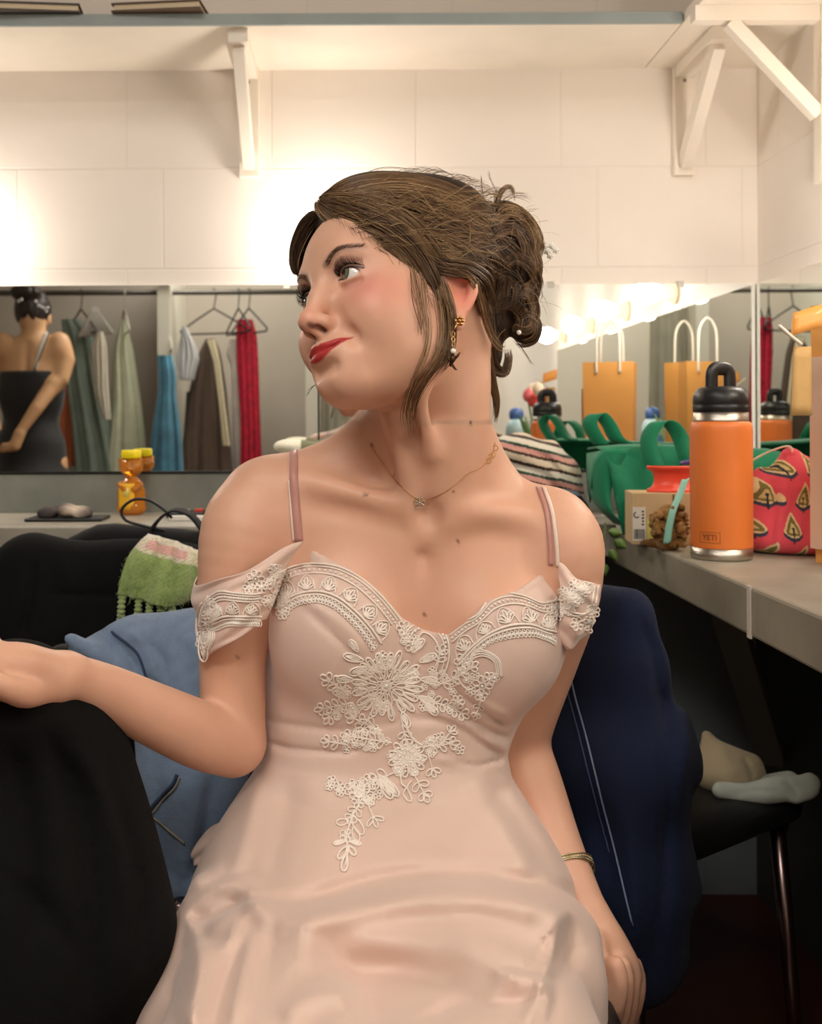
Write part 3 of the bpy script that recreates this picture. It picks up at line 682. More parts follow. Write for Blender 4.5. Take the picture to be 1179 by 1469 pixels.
    f([(400, 1469), (440, 1430), (520, 1420)], 18, -.0050); f([(600, 1469), (660, 1440), (730, 1440), (780, 1425)], 12, .0050)
    f([(745, 1480), (765, 1440), (788, 1418)], 10, -.0040)
def neckline_cut(b):
    N = np.array(NECK, float)
    def fn(x, y, z):
        px, py = PXY(x, y, z)
        lim = np.interp(px.astype(float), N[:, 0], N[:, 1])
        lim = lim + np.clip((y-1.12)/.03, 0, 1)*(845-lim)
        return ((lim-py)*.9*y/F_PX).astype(np.float32)
    b.fn(fn, (-.3, .9, .68), (.4, 1.4, .90), k=.0015, op='&')
def sleeves(parent, m, BV):
    pass
# ---------------------------------------------------------------- hair
EYE0 = Vector((0, 0, ZE))
def cast(BV, px, py):
    h = BV.ray_cast(EYE0, (W(px, py, 1)-EYE0).normalized())
    return (None, None) if h[0] is None else (np.array(h[0]), np.array(h[1]))
def hair_base(b):
    b.ell((0, -.010, .056), (.0815, .097, .097), pose=HP, k=.01)
    b.ell(w(588, 332, 1.105), (.076, .07, .054), k=.03)
    b.ell(w(520, 300, 1.085), (.040, .05, .028), k=.03)
    b.cone(w(640, 345, 1.10), w(690, 370, 1.125), .055, .045, k=.03)
    Z = [(-.09, -.05), (-.05, -.036), (-.03, -.030), (-.023, -.012), (-.009, .010), (.007, .027), (.022, .044), (.044, .063), (.063, .0765), (.088, .083), (.11, .090), (.14, .1)]
    zz = np.array([q[0] for q in Z]); yy = np.array([q[1] for q in Z])
    def cut(x, y, z): return ((y-np.interp(z.astype(float), zz, yy))*.8).astype(np.float32)
    c = HP.c; b.fn(cut, c-.17, c+.17, k=.012, op='&', pose=HP)
    def cutb(x, y, z): return (-.055-z+np.clip(-y-.02, -1, .06)*.0)
    b.fn(cutb, c-.17, c+.17, k=.02, op='&', pose=HP)
    for s in (1, -1): b.ell((s*.088, -.004, -.006), (.022, .030, .026), k=.008, op='-', pose=HP); b.ell((s*.078, -.016, -.036), (.030, .036, .028), k=.008, op='-', pose=HP)
    for px, py, Y, r in ((722, 318, 1.13, .022), (748, 348, 1.135, .023), (757, 380, 1.13, .0155), (735, 385, 1.12, .028), (752, 418, 1.13, .018), (728, 430, 1.12, .024),
                         (748, 452, 1.125, .017), (754, 474, 1.12, .0155), (714, 350, 1.12, .03), (712, 470, 1.12, .017)):
        b.ell(w(px, py, Y), (r*1.02, r*1.2, r), k=.007)
    b.ell(w(662, 468, 1.06), (.024, .055, .026), k=.008, op='-')
    b.chain([w(694, 440, 1.11), w(704, 500, 1.105), w(708, 520, 1.105), w(710, 540, 1.11)], [.018, .013, .008, .003], k=.012, n=12)
def strand_mesh(S_list, name, m, parent):
    """S_list: (points (n,3), radius, colour) with equal n"""
    P = np.stack([s[0] for s in S_list]); R = np.array([s[1] for s in S_list]); Cc = np.array([s[2] for s in S_list])
    n, k, _ = P.shape; T = np.gradient(P, axis=1); T /= np.linalg.norm(T, axis=2)[..., None]+1e-9
    ref = np.array([.1, -1, .05]); U = np.cross(T, ref); U /= np.linalg.norm(U, axis=2)[..., None]+1e-9; Vv = np.cross(T, U)
    tp = np.minimum(1, np.minimum(np.linspace(.5, 6, k), np.linspace(6, .15, k)))
    rr = (R[:, None]*tp[None])[..., None]
    V = np.stack([P+rr*(math.cos(a)*U+math.sin(a)*Vv) for a in (0, 2.094, 4.189)], 2)
    idx = np.arange(n*k*3).reshape(n, k, 3); Q = []
    for j in range(3):
        a = idx[:, :-1, j]; b2 = idx[:, :-1, (j+1) % 3]; c = idx[:, 1:, (j+1) % 3]; d = idx[:, 1:, j]
        Q.append(np.stack([a, b2, c, d], -1).reshape(-1, 4))
    C = np.repeat(Cc, k*3, 0)
    return raw_mesh(name, V.reshape(-1, 3), np.concatenate(Q), m, parent, col=C)
def hair_material():
    m = mat('hair', (110, 80, 58), rough=.42, spec=.35)
    nt = m.node_tree; a = nt.nodes.new('ShaderNodeVertexColor'); a.layer_name = 'col'
    nt.links.new(a.outputs['Color'], nt.nodes['Principled BSDF'].inputs['Base Color']); return m
HAIR_C = [np.array(S(c)) for c in ((46, 33, 25), (80, 59, 42), (112, 85, 60), (146, 116, 82), (186, 156, 114))]
def hair_strands(BV, seed=3, BB=None):
    rs = np.random.RandomState(seed); out = []
    def col(t):
        t = np.clip(t, 0, .999)*4; i = int(t); return HAIR_C[i]*(1-t+i)+HAIR_C[i+1]*(t-i)
    def lock(pts, wd, n, tone=.4, off=.004, rad=.00030, Y=None, wave=0.0, K=22, spread=.25, jit=1.0, tip=1.0):
        """strands along a photo path, lying on the hair's volume (Y None) or hanging free at a given distance"""
        base = spline(pts, K)[:, :2]; d = np.gradient(base, axis=0); d /= np.linalg.norm(d, axis=1)[:, None]+1e-9
        nrm = np.stack([-d[:, 1], d[:, 0]], 1)
        Ys = None if Y is None else np.interp(np.linspace(0, 1, K), np.linspace(0, 1, len(Y)), Y)
        Wd = np.interp(np.linspace(0, 1, K), np.linspace(0, 1, len(wd)), wd) if np.ndim(wd) else np.full(K, wd)
        for i in range(n):
            u = rs.uniform(-1, 1); ph = rs.uniform(0, 6.28); ph2 = rs.uniform(0, 6.28); sp = rs.normal(0, spread)
            t = np.linspace(0, 1, K); lat = Wd*(u+sp*(t-.5)*2*.5) + jit*1.5*np.sin(t*7+ph)*t + wave*np.sin(t*9+u*2)
            s0, s1 = rs.uniform(0, .10), rs.uniform(.84, 1)*tip
            q = base+nrm*lat[:, None]; q = spline(q, 60)[int(s0*59):max(int(s1*59), int(s0*59)+8)]; q = q[np.linspace(0, len(q)-1, K).astype(int)] + 0
            q = spline(q[::2], K)
            if Ys is None:
                h = []; last = None
                for a, b in q:
                    hh, _ = cast(BV, a, b); 
                    h.append(None if hh is None else hh[1])
                known = [v for v in h if v is not None]
                if len(known) < 3: continue
                ii = [j for j, v in enumerate(h) if v is not None]; h = np.interp(np.arange(K), ii, known)
                for _ in range(3): h[1:-1] = (h[:-2]+2*h[1:-1]+h[2:])/4
                dep = h-rs.uniform(.0, 1)*off
            else: dep = Ys+rs.uniform(-1, 1)*off+.004*np.sin(t*3+ph2)*off/.004*.5
            if Ys is not None and BB is not None:
                for j, (a, b) in enumerate(q):
                    hh, _ = cast(BB, a, b)
                    if hh is not None and dep[j] > hh[1]-.002 and max(Y) < 1.065: dep[j] = hh[1]-.002-rs.uniform(0, .003)
                for _ in range(2): dep[1:-1] = (dep[:-2]+2*dep[1:-1]+dep[2:])/4
            p = np.array([tuple(W(a, b, yy)) for (a, b), yy in zip(q, dep)])
            out.append((p, rad*rs.uniform(.6, 1.3), col(tone+rs.normal(0, .20)+.10*math.sin(u*4))))
    # swept over the crown towards the bun
    lock([(462, 286), (500, 263), (560, 254), (630, 264), (690, 296), (722, 330)], 6, 190, .45)
    lock([(466, 290), (510, 275), (580, 268), (650, 288), (700, 322), (726, 346)], 9, 260, .55)
    lock([(470, 296), (530, 288), (600, 292), (660, 316), (700, 345), (722, 365)], 10, 260, .45)
    lock([(474, 300), (530, 302), (600, 318), (655, 342), (695, 362), (715, 372)], 11, 260, .38)
    lock([(490, 318), (540, 330), (600, 348), (650, 366), (690, 376), (715, 380)], 11, 260, .42)
    lock([(510, 334), (560, 352), (605, 372), (650, 386), (690, 392), (718, 400)], 11, 240, .32)
    lock([(560, 366), (600, 390), (640, 400), (676, 404), (706, 412)], 8, 160, .26)
    lock([(640, 368), (662, 384), (684, 408), (694, 446), (703, 490), (712, 530)], 12, 240, .40)
    lock([(660, 380), (684, 394), (700, 430), (704, 480), (706, 530)], 12, 180, .30)
    # curtain fringe: rises from the parting, swoops down over the temple
    lock([(457, 288), (462, 300), (485, 318), (520, 332), (560, 352), (592, 385), (612, 425), (626, 462)], [4, 9, 12, 12, 11, 9, 7, 5], 330, .55, off=.010)
    lock([(458, 284), (475, 292), (515, 306), (560, 325), (600, 362), (622, 402), (636, 440), (640, 478)], [4, 9, 12, 13, 12, 10, 7, 4], 330, .38, off=.013)
    lock([(462, 282), (500, 284), (545, 296), (590, 322), (625, 362), (646, 400)], [4, 8, 12, 13, 12, 8], 260, .58, off=.012)
    # face-framing lock hanging before the ear and onto the neck
    lock([(620, 388), (636, 432), (640, 480), (628, 518), (606, 548), (590, 585), (592, 620), (606, 650)], [3, 9, 10, 9, 8, 7, 4, 2], 40, .62, spread=.9, jit=2.5, Y=[1.0, .995, .985, .985, .99, 1.0, 1.015, 1.03], off=.004)
    lock([(606, 385), (610, 430), (616, 470), (612, 505), (596, 545), (580, 590), (588, 630), (600, 655)], [2, 4, 4, 4, 4, 4, 3, 2], 14, .72, spread=.9, jit=2.5, Y=[1.0, .99, .98, .98, .985, .99, 1.01, 1.03], off=.004)
    lock([(634, 396), (644, 440), (646, 486), (638, 520), (618, 545)], [4, 9, 9, 6, 3], 60, .48, spread=.4, jit=2, Y=[1.005, 1.0, .99, .985, .985], off=.003)
    lock([(592, 380), (598, 420), (606, 460), (604, 490)], [4, 6, 5, 3], 12, .4, jit=3, Y=[1.0, .985, .98, .98], off=.003)
    lock([(604, 372), (640, 386), (672, 392), (696, 410), (704, 440)], [7, 9, 9, 8, 6], 240, .42, Y=[1.0, .99, .99, 1.02, 1.05], off=.003)
    lock([(600, 366), (640, 380), (676, 386), (700, 402), (708, 430)], [7, 9, 9, 8, 6], 200, .30, Y=[1.0, .99, .995, 1.03, 1.06], off=.003)
    lock([(640, 384), (668, 392), (688, 420), (700, 470), (716, 500), (735, 500)], [3, 4, 4, 4, 4, 3], 40, .75, Y=[.99, .99, 1.01, 1.05, 1.06, 1.06], off=.004, jit=2)
    for k in range(60):                                       # short hairs along the hairline
        t = rs.uniform(0, 1); x, y = spline([(470, 306), (500, 330), (545, 352), (580, 380), (602, 408), (612, 440)], 50)[int(t*49)]
        lock([(x+4, y-8), (x+6+rs.uniform(0, 6), y+2), (x+10+rs.uniform(0, 16), y+8+rs.uniform(0, 14))], 1, 1, .5, rad=.00015, Y=[1.02, 1.0, .99], off=.002)
    for k in range(260):                                      # crossing hairs over the crown
        x = rs.uniform(470, 700); y = 262+abs(x-570)*.12+rs.uniform(0, 100); L = rs.uniform(30, 90); a = rs.normal(.25, .35)
        lock([(x, y), (x+L*.5*math.cos(a), y+L*.5*math.sin(a)-4), (x+L*math.cos(a), y+L*math.sin(a)+rs.uniform(-6, 10))], 2, 3, .68, off=.016, rad=.00022, jit=2)
    # far side of the face
    lock([(458, 306), (440, 325), (427, 352), (423, 380), (430, 402)], [9, 11, 9, 6, 2], 240, .12, Y=[1.075, 1.08, 1.085, 1.085, 1.085], off=.010)
    lock([(462, 300), (446, 328), (434, 356), (428, 385), (436, 404)], [6, 9, 8, 5, 2], 160, .08, Y=[1.075, 1.085, 1.095, 1.10, 1.10], off=.008)
    # bun: turned locks
    bun = [([(706, 330), (728, 305), (752, 312), (770, 340), (766, 372)], 9, .52), ([(704, 345), (726, 330), (748, 336), (758, 362), (750, 388)], 9, .30),
           ([(716, 300), (740, 300), (764, 322), (774, 352), (768, 384)], 6, .60), ([(760, 350), (772, 380), (766, 408), (746, 415), (732, 400)], 7, .50),
           ([(722, 385), (740, 372), (762, 384), (770, 408), (760, 430)], 8, .34), ([(712, 400), (728, 396), (744, 412), (742, 440), (726, 450)], 9, .18),
           ([(740, 420), (760, 424), (768, 448), (760, 470), (742, 470)], 7, .46), ([(716, 440), (734, 436), (748, 452), (748, 478), (734, 488)], 8, .16),
           ([(740, 462), (758, 452), (772, 466), (768, 486), (750, 494), (736, 484)], 5, .30), ([(736, 470), (752, 476), (764, 470), (770, 458)], 6, .46),
           ([(704, 360), (712, 400), (708, 440), (716, 480), (730, 492)], 9, .14), ([(700, 350), (720, 372), (724, 410), (716, 450), (722, 484)], 9, .22), ([(712, 318), (722, 345), (745, 372), (742, 405)], 9, .26)]
    for p, wd, tn in bun: lock(p, wd, 130, tn, off=.006, jit=1.6)
    lock([(708, 322), (714, 290), (724, 272), (736, 272), (740, 300)], 3, 34, .62, Y=[1.12, 1.12, 1.12, 1.125, 1.13], off=.004)
    lock([(700, 318), (712, 300), (716, 280), (722, 270)], 5, 30, .5, Y=[1.11, 1.115, 1.12, 1.12], off=.006)
    # nape
    lock([(698, 430), (702, 480), (706, 520), (722, 536), (730, 516), (728, 490)], [9, 9, 8, 6, 5, 4], 170, .44, Y=[1.09, 1.09, 1.095, 1.10, 1.11, 1.11], off=.008)
    lock([(694, 440), (696, 490), (704, 540), (712, 580), (708, 622)], [8, 8, 7, 4, 2], 130, .55, Y=[1.085, 1.085, 1.09, 1.095, 1.10], off=.006)
    lock([(690, 420), (690, 450), (696, 480), (712, 498), (732, 500)], 4, 46, .72, Y=[1.07, 1.07, 1.075, 1.09, 1.10], off=.003)
    lock([(640, 366), (668, 380), (682, 404), (690, 440), (700, 480), (716, 496)], 4, 50, .70, off=.014)
    # flyaways
    for k in range(150):
        a = rs.uniform(0, 1); x = 470+a*250; y = 282-34*math.sin(min(a*1.25, 1)*2.6)+a*a*26
        lock([(x, y+8), (x+14, y-3-rs.uniform(0, 4)), (x+34, y-5-rs.uniform(0, 8)), (x+60, y+rs.uniform(-6, 12))], 3, 1, .6, rad=.00016, Y=[1.09]*4, off=.02)
    for k in range(120):
        x = rs.uniform(690, 765); y = rs.uniform(300, 480); dx, dy = rs.normal(0, 16, 2)
        lock([(x, y), (x+dx*.5+4, y+dy*.5-5), (x+dx+8, y+dy), (x+dx*1.3+8, y+dy*1.6+12)], 2, 1, .75, rad=.00018, Y=[1.095]*4, off=.012)
    for p in ([(735, 486), (752, 508), (768, 534)], [(700, 300), (694, 270), (690, 245)], [(715, 280), (705, 258), (700, 240)], [(458, 548), (446, 556), (436, 572)], [(482, 572), (478, 590), (474, 610)],
              [(630, 262), (655, 268), (690, 272)], [(520, 250), (560, 240), (620, 246)], [(765, 400), (776, 420), (772, 436)], [(690, 262), (664, 258), (640, 268)], [(455, 290), (480, 268), (520, 256)]):
        lock(p, 2, 3, .3, rad=.00026, Y=[1.10]*3, off=.01)
    return out
# ---------------------------------------------------------------- sleeves, straps, lace, jewellery
def grid_surface(ctrl, nu, nv, ruffle=None):
    rows = [spline([w(*q) for q in r], nu) for r in ctrl]
    G = np.array([spline([rows[i][j] for i in range(len(rows))], nv) for j in range(nu)])      # nu x nv x 3
    if ruffle is not None:
        for i in range(nu):
            for j in range(nv): G[i, j] += ruffle(i/(nu-1), j/(nv-1))
    return G
SL_R = [[(434, 776, 1.045), (396, 792, 1.030), (345, 820, 1.022), (305, 834, 1.032), (278, 836, 1.075), (286, 822, 1.135)],
        [(410, 815, 1.045), (384, 830, 1.028), (342, 846, 1.016), (306, 856, 1.028), (275, 862, 1.078), (284, 846, 1.140)],
        [(392, 858, 1.045), (374, 868, 1.028), (338, 886, 1.014), (306, 900, 1.028), (284, 898, 1.078), (292, 880, 1.140)],
        [(380, 888, 1.045), (368, 896, 1.030), (338, 914, 1.020), (308, 934, 1.030), (288, 940, 1.075), (296, 905, 1.140)]]
SL_L = [[(800, 808, 1.050), (816, 820, 1.045), (836, 836, 1.052), (858, 838, 1.095), (852, 824, 1.160)],
        [(802, 846, 1.045), (818, 850, 1.035), (838, 862, 1.045), (857, 866, 1.095), (850, 850, 1.165)],
        [(802, 890, 1.045), (816, 896, 1.040), (832, 898, 1.048), (848, 893, 1.095), (842, 880, 1.160)],
        [(798, 924, 1.060), (812, 932, 1.055), (826, 926, 1.060), (840, 914, 1.095), (836, 900, 1.150)]]
class Laces:
    def __init__(s, BV): s.BV = BV; s.mb = MB(); s.bd = MB(); s.done = []
    def flush(s): s.done.append((s.mb, s.bd)); s.mb = MB(); s.bd = MB()
    def cord(s, pts, r=.00085, n=None, closed=False, off=.0008, col=None):
        q = spline(list(pts)+([pts[0]] if closed else []), n or max(8, int(sum(math.dist(a, b) for a, b in zip(pts[:-1], pts[1:]))/2.2)))
        P = []; Y = []
        for a, b in q:
            h, nn = cast(s.BV, a, b)
            Y.append(h[1] if h is not None else np.nan)
        Y = np.array(Y)
        if np.isnan(Y).all(): return
        k = ~np.isnan(Y); Y = np.interp(np.arange(len(Y)), np.nonzero(k)[0], Y[k])
        med = np.median(Y); Y = np.clip(Y, med-.03, med+.03)
        for (a, b), y in zip(q, Y): P.append(W(a, b, y-off-r*.5))
        s.mb.tube(P, r, 5, cap=True)
    def bead(s, px, py, r=.0016):
        h, nn = cast(s.BV, px, py)
        if h is not None: s.bd.sphere(W(px, py, h[1]-r*.6), r, 8)
    def loop(s, x, y, ang, L, wd, r=.0008, fill=False):
        ca, sa = math.cos(ang), math.sin(ang)
        t = np.linspace(0, 2*math.pi, 12)
        pts = [(x+ca*L*(1-math.cos(q))/2 - sa*wd*math.sin(q)*math.sin(q/2)**.6*.5, y+sa*L*(1-math.cos(q))/2+ca*wd*math.sin(q)*math.sin(q/2)**.6*.5) for q in t]
        s.cord(pts, r, 14)
        if fill:
            for f in (-.22, 0, .22): s.cord([(x+ca*L*.15-sa*wd*f*.4, y+sa*L*.15+ca*wd*f*.4), (x+ca*L*.5-sa*wd*f, y+sa*L*.5+ca*wd*f), (x+ca*L*.9, y+sa*L*.9)], r*.9, 5)
    def flower(s, x, y, R, n, rot=0, r=.0008, bead=True, inner=.25):
        for k in range(n):
            a = rot+2*math.pi*k/n; s.loop(x+math.cos(a)*R*inner, y+math.sin(a)*R*inner, a, R*(1-inner), 2*math.pi*R/n*.72, r)
        if bead: s.bead(x, y, .0017)
    def band(s, top, low, arches, side=1, bead_r=.0014):
        """embroidered border: double cord and sequins on top, double cord and pearls below, arches with little sprays between"""
        T = spline(top, 60); L = spline(low, 60)
        s.cord(top, .0011); s.cord([tuple(q+(L[i]-q)*.10) for i, q in list(enumerate(T))[::5]], .0008)
        s.cord([tuple(q+(L[i]-q)*.34) for i, q in list(enumerate(T))[::5]], .0009)
        for i in range(1, 59, 2): q = T[i]+(L[i]-T[i])*.22; s.bead(q[0], q[1], bead_r)
        s.cord(low, .0013); s.cord([tuple(q-(T[i]-q)*.12) for i, q in list(enumerate(L))[::5]], .0012)
        for i in range(0, 60, 2):
            d = (L[i]-T[i]); q = L[i]+d*.30; s.bead(q[0], q[1], bead_r*1.1)
            s.loop(L[i][0]+d[0]*.16, L[i][1]+d[1]*.16, math.atan2(d[1], d[0]), np.linalg.norm(d)*.26, 6, .0006)
        for k in range(arches):
            a = (k+.08)/arches; b2 = (k+.92)/arches; i0, i1 = int(a*59), int(b2*59); im = (i0+i1)//2
            p0 = L[i0]+(T[i0]-L[i0])*.06; p1 = L[i1]+(T[i1]-L[i1])*.06; pm = L[im]+(T[im]-L[im])*.60
            s.cord([p0, p0*.75+pm*.25+(pm-(p0+p1)/2)*.38, pm, p1*.75+pm*.25+(pm-(p0+p1)/2)*.38, p1], .0007)
            d = T[im]-L[im]; an = math.atan2(d[1], d[0]); c = L[im]+d*.10
            for da in (-.9, -.45, 0, .45, .9): s.loop(c[0], c[1], an+da, np.linalg.norm(d)*(.42 if da == 0 else .34), 5, .0009)
            s.bead(*(L[im]+d*.14), .0013)
def build_lace(BV):
    l = Laces(BV); rs = random.Random(5)
    # left cup (right in the picture) and right cup borders
    l.band([(398, 822), (420, 812), (450, 808), (485, 813), (518, 830), (545, 854), (565, 878), (578, 896)], [(402, 866), (425, 852), (455, 848), (482, 856), (508, 876), (530, 900), (546, 924)], 6)
    l.flush()
    l.band([(642, 908), (662, 894), (684, 882), (700, 862), (725, 852), (752, 856), (776, 866), (802, 862)], [(655, 950), (678, 926), (704, 908), (732, 898), (760, 897), (780, 904), (797, 908)], 5)
    l.flush()
    # heart between the cups
    for g, r in ((0, .0011), (6, .0008), (14, .0009)):
        l.cord([(578+g, 912+g), (588+g*.8, 900+g), (606, 894+g), (626-g*.7, 898+g), (640-g, 916+g*.6), (643-g, 940), (638-g, 962), (630-g, 975-g)], r)
    for k in range(16):
        a = math.pi*(1.05+k/15*1.15); l.bead(611+27*math.cos(a), 925+25*math.sin(a), .0017)
    # main flower
    fx, fy = 552, 984
    for k in range(20):
        a = k*2*math.pi/20+.1+rs.uniform(-.06, .06); R0 = (36 if k % 2 else 44)*rs.uniform(.82, 1.1)
        l.loop(fx+26*math.cos(a), fy+24*math.sin(a), a, R0*.62, 10, .0010); l.loop(fx+29*math.cos(a), fy+27*math.sin(a), a, R0*.42, 5, .0007)
    for k in range(14): a = k*2*math.pi/14; l.loop(fx+12*math.cos(a), fy+12*math.sin(a), a, 17, 8, .0009); l.bead(fx+24*math.cos(a+.2), fy+23*math.sin(a+.2), .0013)
    for k in range(9): a = k*2*math.pi/9; l.loop(fx+3*math.cos(a), fy+3*math.sin(a), a, 10, 6, .0009); l.bead(fx+7*math.cos(a), fy+7*math.sin(a), .0015)
    l.bead(fx, fy, .0024)
    for k in range(26):
        a = rs.uniform(0, 6.28); R1 = rs.uniform(20, 46); l.flower(fx+R1*math.cos(a), fy+R1*math.sin(a)*.95, rs.uniform(5, 9), rs.choice((5, 6, 7)), rs.random()*6, .0007, R1 > 30)
    for k in range(30):
        a = rs.uniform(0, 6.28); R1 = rs.uniform(6, 26); l.flower(582+R1*math.cos(a), 1088+R1*math.sin(a), rs.uniform(4, 7), 5, rs.random()*6, .0007)
    for x0, y0, x1, y1, n in ((480, 990, 530, 1030, 12), (600, 960, 650, 1020, 14), (490, 1045, 560, 1075, 14), (498, 1118, 545, 1152, 12), (640, 965, 715, 1000, 8), (385, 808, 410, 880, 16), (800, 850, 800, 890, 3), (575, 885, 600, 930, 6), (595, 1060, 660, 1085, 8)):
        for k in range(n): l.flower(rs.uniform(x0, x1), rs.uniform(y0, y1), rs.uniform(4, 7.5), rs.choice((5, 6)), rs.random()*6, .0007, rs.random() < .4)
    for (x, y, an, L_, wd) in ((520, 948, 3.4, 30, 13), (524, 958, 2.8, 26, 13), (505, 975, 3.2, 24, 12), (498, 1000, 3.6, 26, 14), (512, 935, 4.1, 20, 10), (590, 935, -.8, 24, 12), (600, 950, -.4, 26, 12), (602, 975, .1, 24, 12), (598, 1000, .4, 26, 12), (575, 1022, 1.2, 24, 14), (610, 1010, .8, 22, 12)):
        l.loop(x, y, an, L_, wd, .001, True)
    # sprays around it
    def spray(x, y, an, L_, n, leaf=13, wd=8, bead=True, curl=0):
        px, py = x, y; pts = [(x, y)]
        for k in range(n):
            an2 = an+curl*k/n; px += math.cos(an2)*L_/n; py += math.sin(an2)*L_/n; pts.append((px, py))
            for sg in (-1, 1): l.loop(px, py, an2+sg*.95, leaf*(1-.3*k/n), wd, .0009)
            if bead: l.bead(px, py, .0012)
        l.loop(px, py, an+curl, leaf, wd, .0009); l.cord(pts, .0009)
    spray(505, 1008, 2.95, 44, 4); spray(500, 995, 3.7, 34, 3, 15, 9); spray(486, 1012, 2.3, 22, 2); spray(530, 1022, 2.0, 26, 2)
    spray(600, 1000, .35, 44, 4); spray(620, 985, -.3, 60, 4, curl=-.4); spray(640, 1010, .6, 24, 2); spray(622, 960, -1.2, 24, 2)
    l.flower(662, 950, 12, 6); l.flower(690, 985, 15, 7); l.flower(700, 975, 10, 6); l.flower(688, 998, 9, 5); l.flower(655, 1008, 10, 6); l.flower(590, 925, 12, 6, .3); l.flower(578, 902, 11, 6); l.flower(585, 880, 10, 5)
    for r0 in (8, 14, 20, 25): l.cord([(668+4*0, 965), (676, 952-r0*.6), (692, 946-r0*.5), (704+r0*.4, 952-r0*.2), (708+r0*.42, 972)], .0008)
    l.cord([(655, 958), (658, 978), (670, 990), (684, 984)], .0009); spray(690, 1000, 1.9, 26, 2, 9, 6)
    l.flush()
    # lower flower and its trailing branch
    for k in range(11): a = k*2*math.pi/11; l.loop(582+9*math.cos(a), 1088+9*math.sin(a), a, 19, 10, .001); l.bead(582+20*math.cos(a), 1088+19*math.sin(a), .0017)
    for k in range(7): a = k*2*math.pi/7; l.loop(582, 1088, a, 10, 6, .0009); l.bead(582+6*math.cos(a), 1088+6*math.sin(a), .0014)
    spray(575, 1040, 1.35, 34, 3, 12, 8); spray(560, 1066, 3.3, 62, 5, 13, 9); spray(545, 1050, 3.6, 44, 3, 14, 9); spray(495, 1068, 3.3, 26, 2, 12, 8)
    l.cord([(578, 1030), (584, 1050), (592, 1062), (604, 1070)], .0014); spray(600, 1072, -.1, 44, 3, 14, 8); spray(625, 1075, -.9, 30, 2, 12, 6); spray(612, 1082, 1.3, 22, 1)
    spray(565, 1108, 2.75, 58, 4, 15, 11); spray(590, 1108, 1.1, 34, 2, 15, 10); l.cord([(572, 1110), (574, 1125), (580, 1130), (576, 1140), (584, 1150), (588, 1146), (582, 1130), (588, 1120)], .001)
    l.loop(542, 1112, 1.1, 38, 16, .0012, True); l.loop(548, 1116, .9, 34, 12, .0012, True)
    for q in ((505, 1132, 14, 7), (520, 1140, 13, 6), (528, 1122, 12, 6), (512, 1150, 10, 6), (474, 1120, 7, 5), (484, 1128, 8, 5), (486, 1136, 7, 5), (494, 1199, 10, 5), (470, 1128, 6, 5)): l.flower(*q)
    spray(515, 1150, 2.1, 24, 2, 13, 8); spray(524, 1150, 1.2, 24, 1, 16, 7); l.cord([(505, 1162), (500, 1180), (494, 1199), (496, 1220), (492, 1245)], .0012)
    l.loop(501, 1168, 1.05, 34, 14, .001); l.loop(504, 1186, 1.25, 22, 12, .001); l.loop(498, 1178, 3.0, 18, 11, .001); l.loop(493, 1206, 2.9, 18, 7, .001, True); l.loop(498, 1206, .3, 18, 7, .001, True)
    l.loop(495, 1214, 2.2, 22, 10, .0012); l.loop(497, 1214, .9, 16, 9, .0012); l.loop(494, 1226, 1.75, 24, 11, .0012)
    l.flush()
    # sleeve lace: right arm
    l.band([(292, 862), (312, 848), (335, 850), (360, 852), (376, 850)], [(300, 893), (320, 884), (345, 884), (374, 884)], 3)
    l.band([(296, 852), (284, 872), (280, 900), (284, 925)], [(310, 868), (300, 888), (298, 912), (294, 930)], 2)
    for k in range(5): l.flower(300-3*k, 866+14*k, 9, 6, k)
    l.loop(288, 905, 1.5, 44, 16, .001, True); l.loop(286, 915, 1.5, 32, 9, .001); l.flower(365, 830, 13, 7); l.flower(356, 842, 9, 6); l.flower(374, 842, 9, 6); l.flower(382, 862, 8, 6); l.flower(392, 838, 12, 7); l.flower(396, 860, 12, 7); l.flower(404, 880, 9, 6); l.flower(392, 818, 9, 6); l.flower(408, 826, 8, 5)
    l.flush()
    # sleeve lace: left arm, bunched
    for k in range(26):
        x = rs.uniform(806, 852); y = rs.uniform(840, 905) if x > 820 else rs.uniform(850, 880)
        l.flower(x, y, rs.uniform(6, 10), 6, rs.random()*6, .0008)
    for dx in (0, 5): l.cord([(806, 872+dx), (822, 880+dx), (838, 882), (852-dx, 870), (857-dx, 842)], .001)
    l.flower(790, 872, 10, 6); l.flower(797, 884, 9, 6); l.flower(788, 895, 8, 5)
    l.flush(); return l
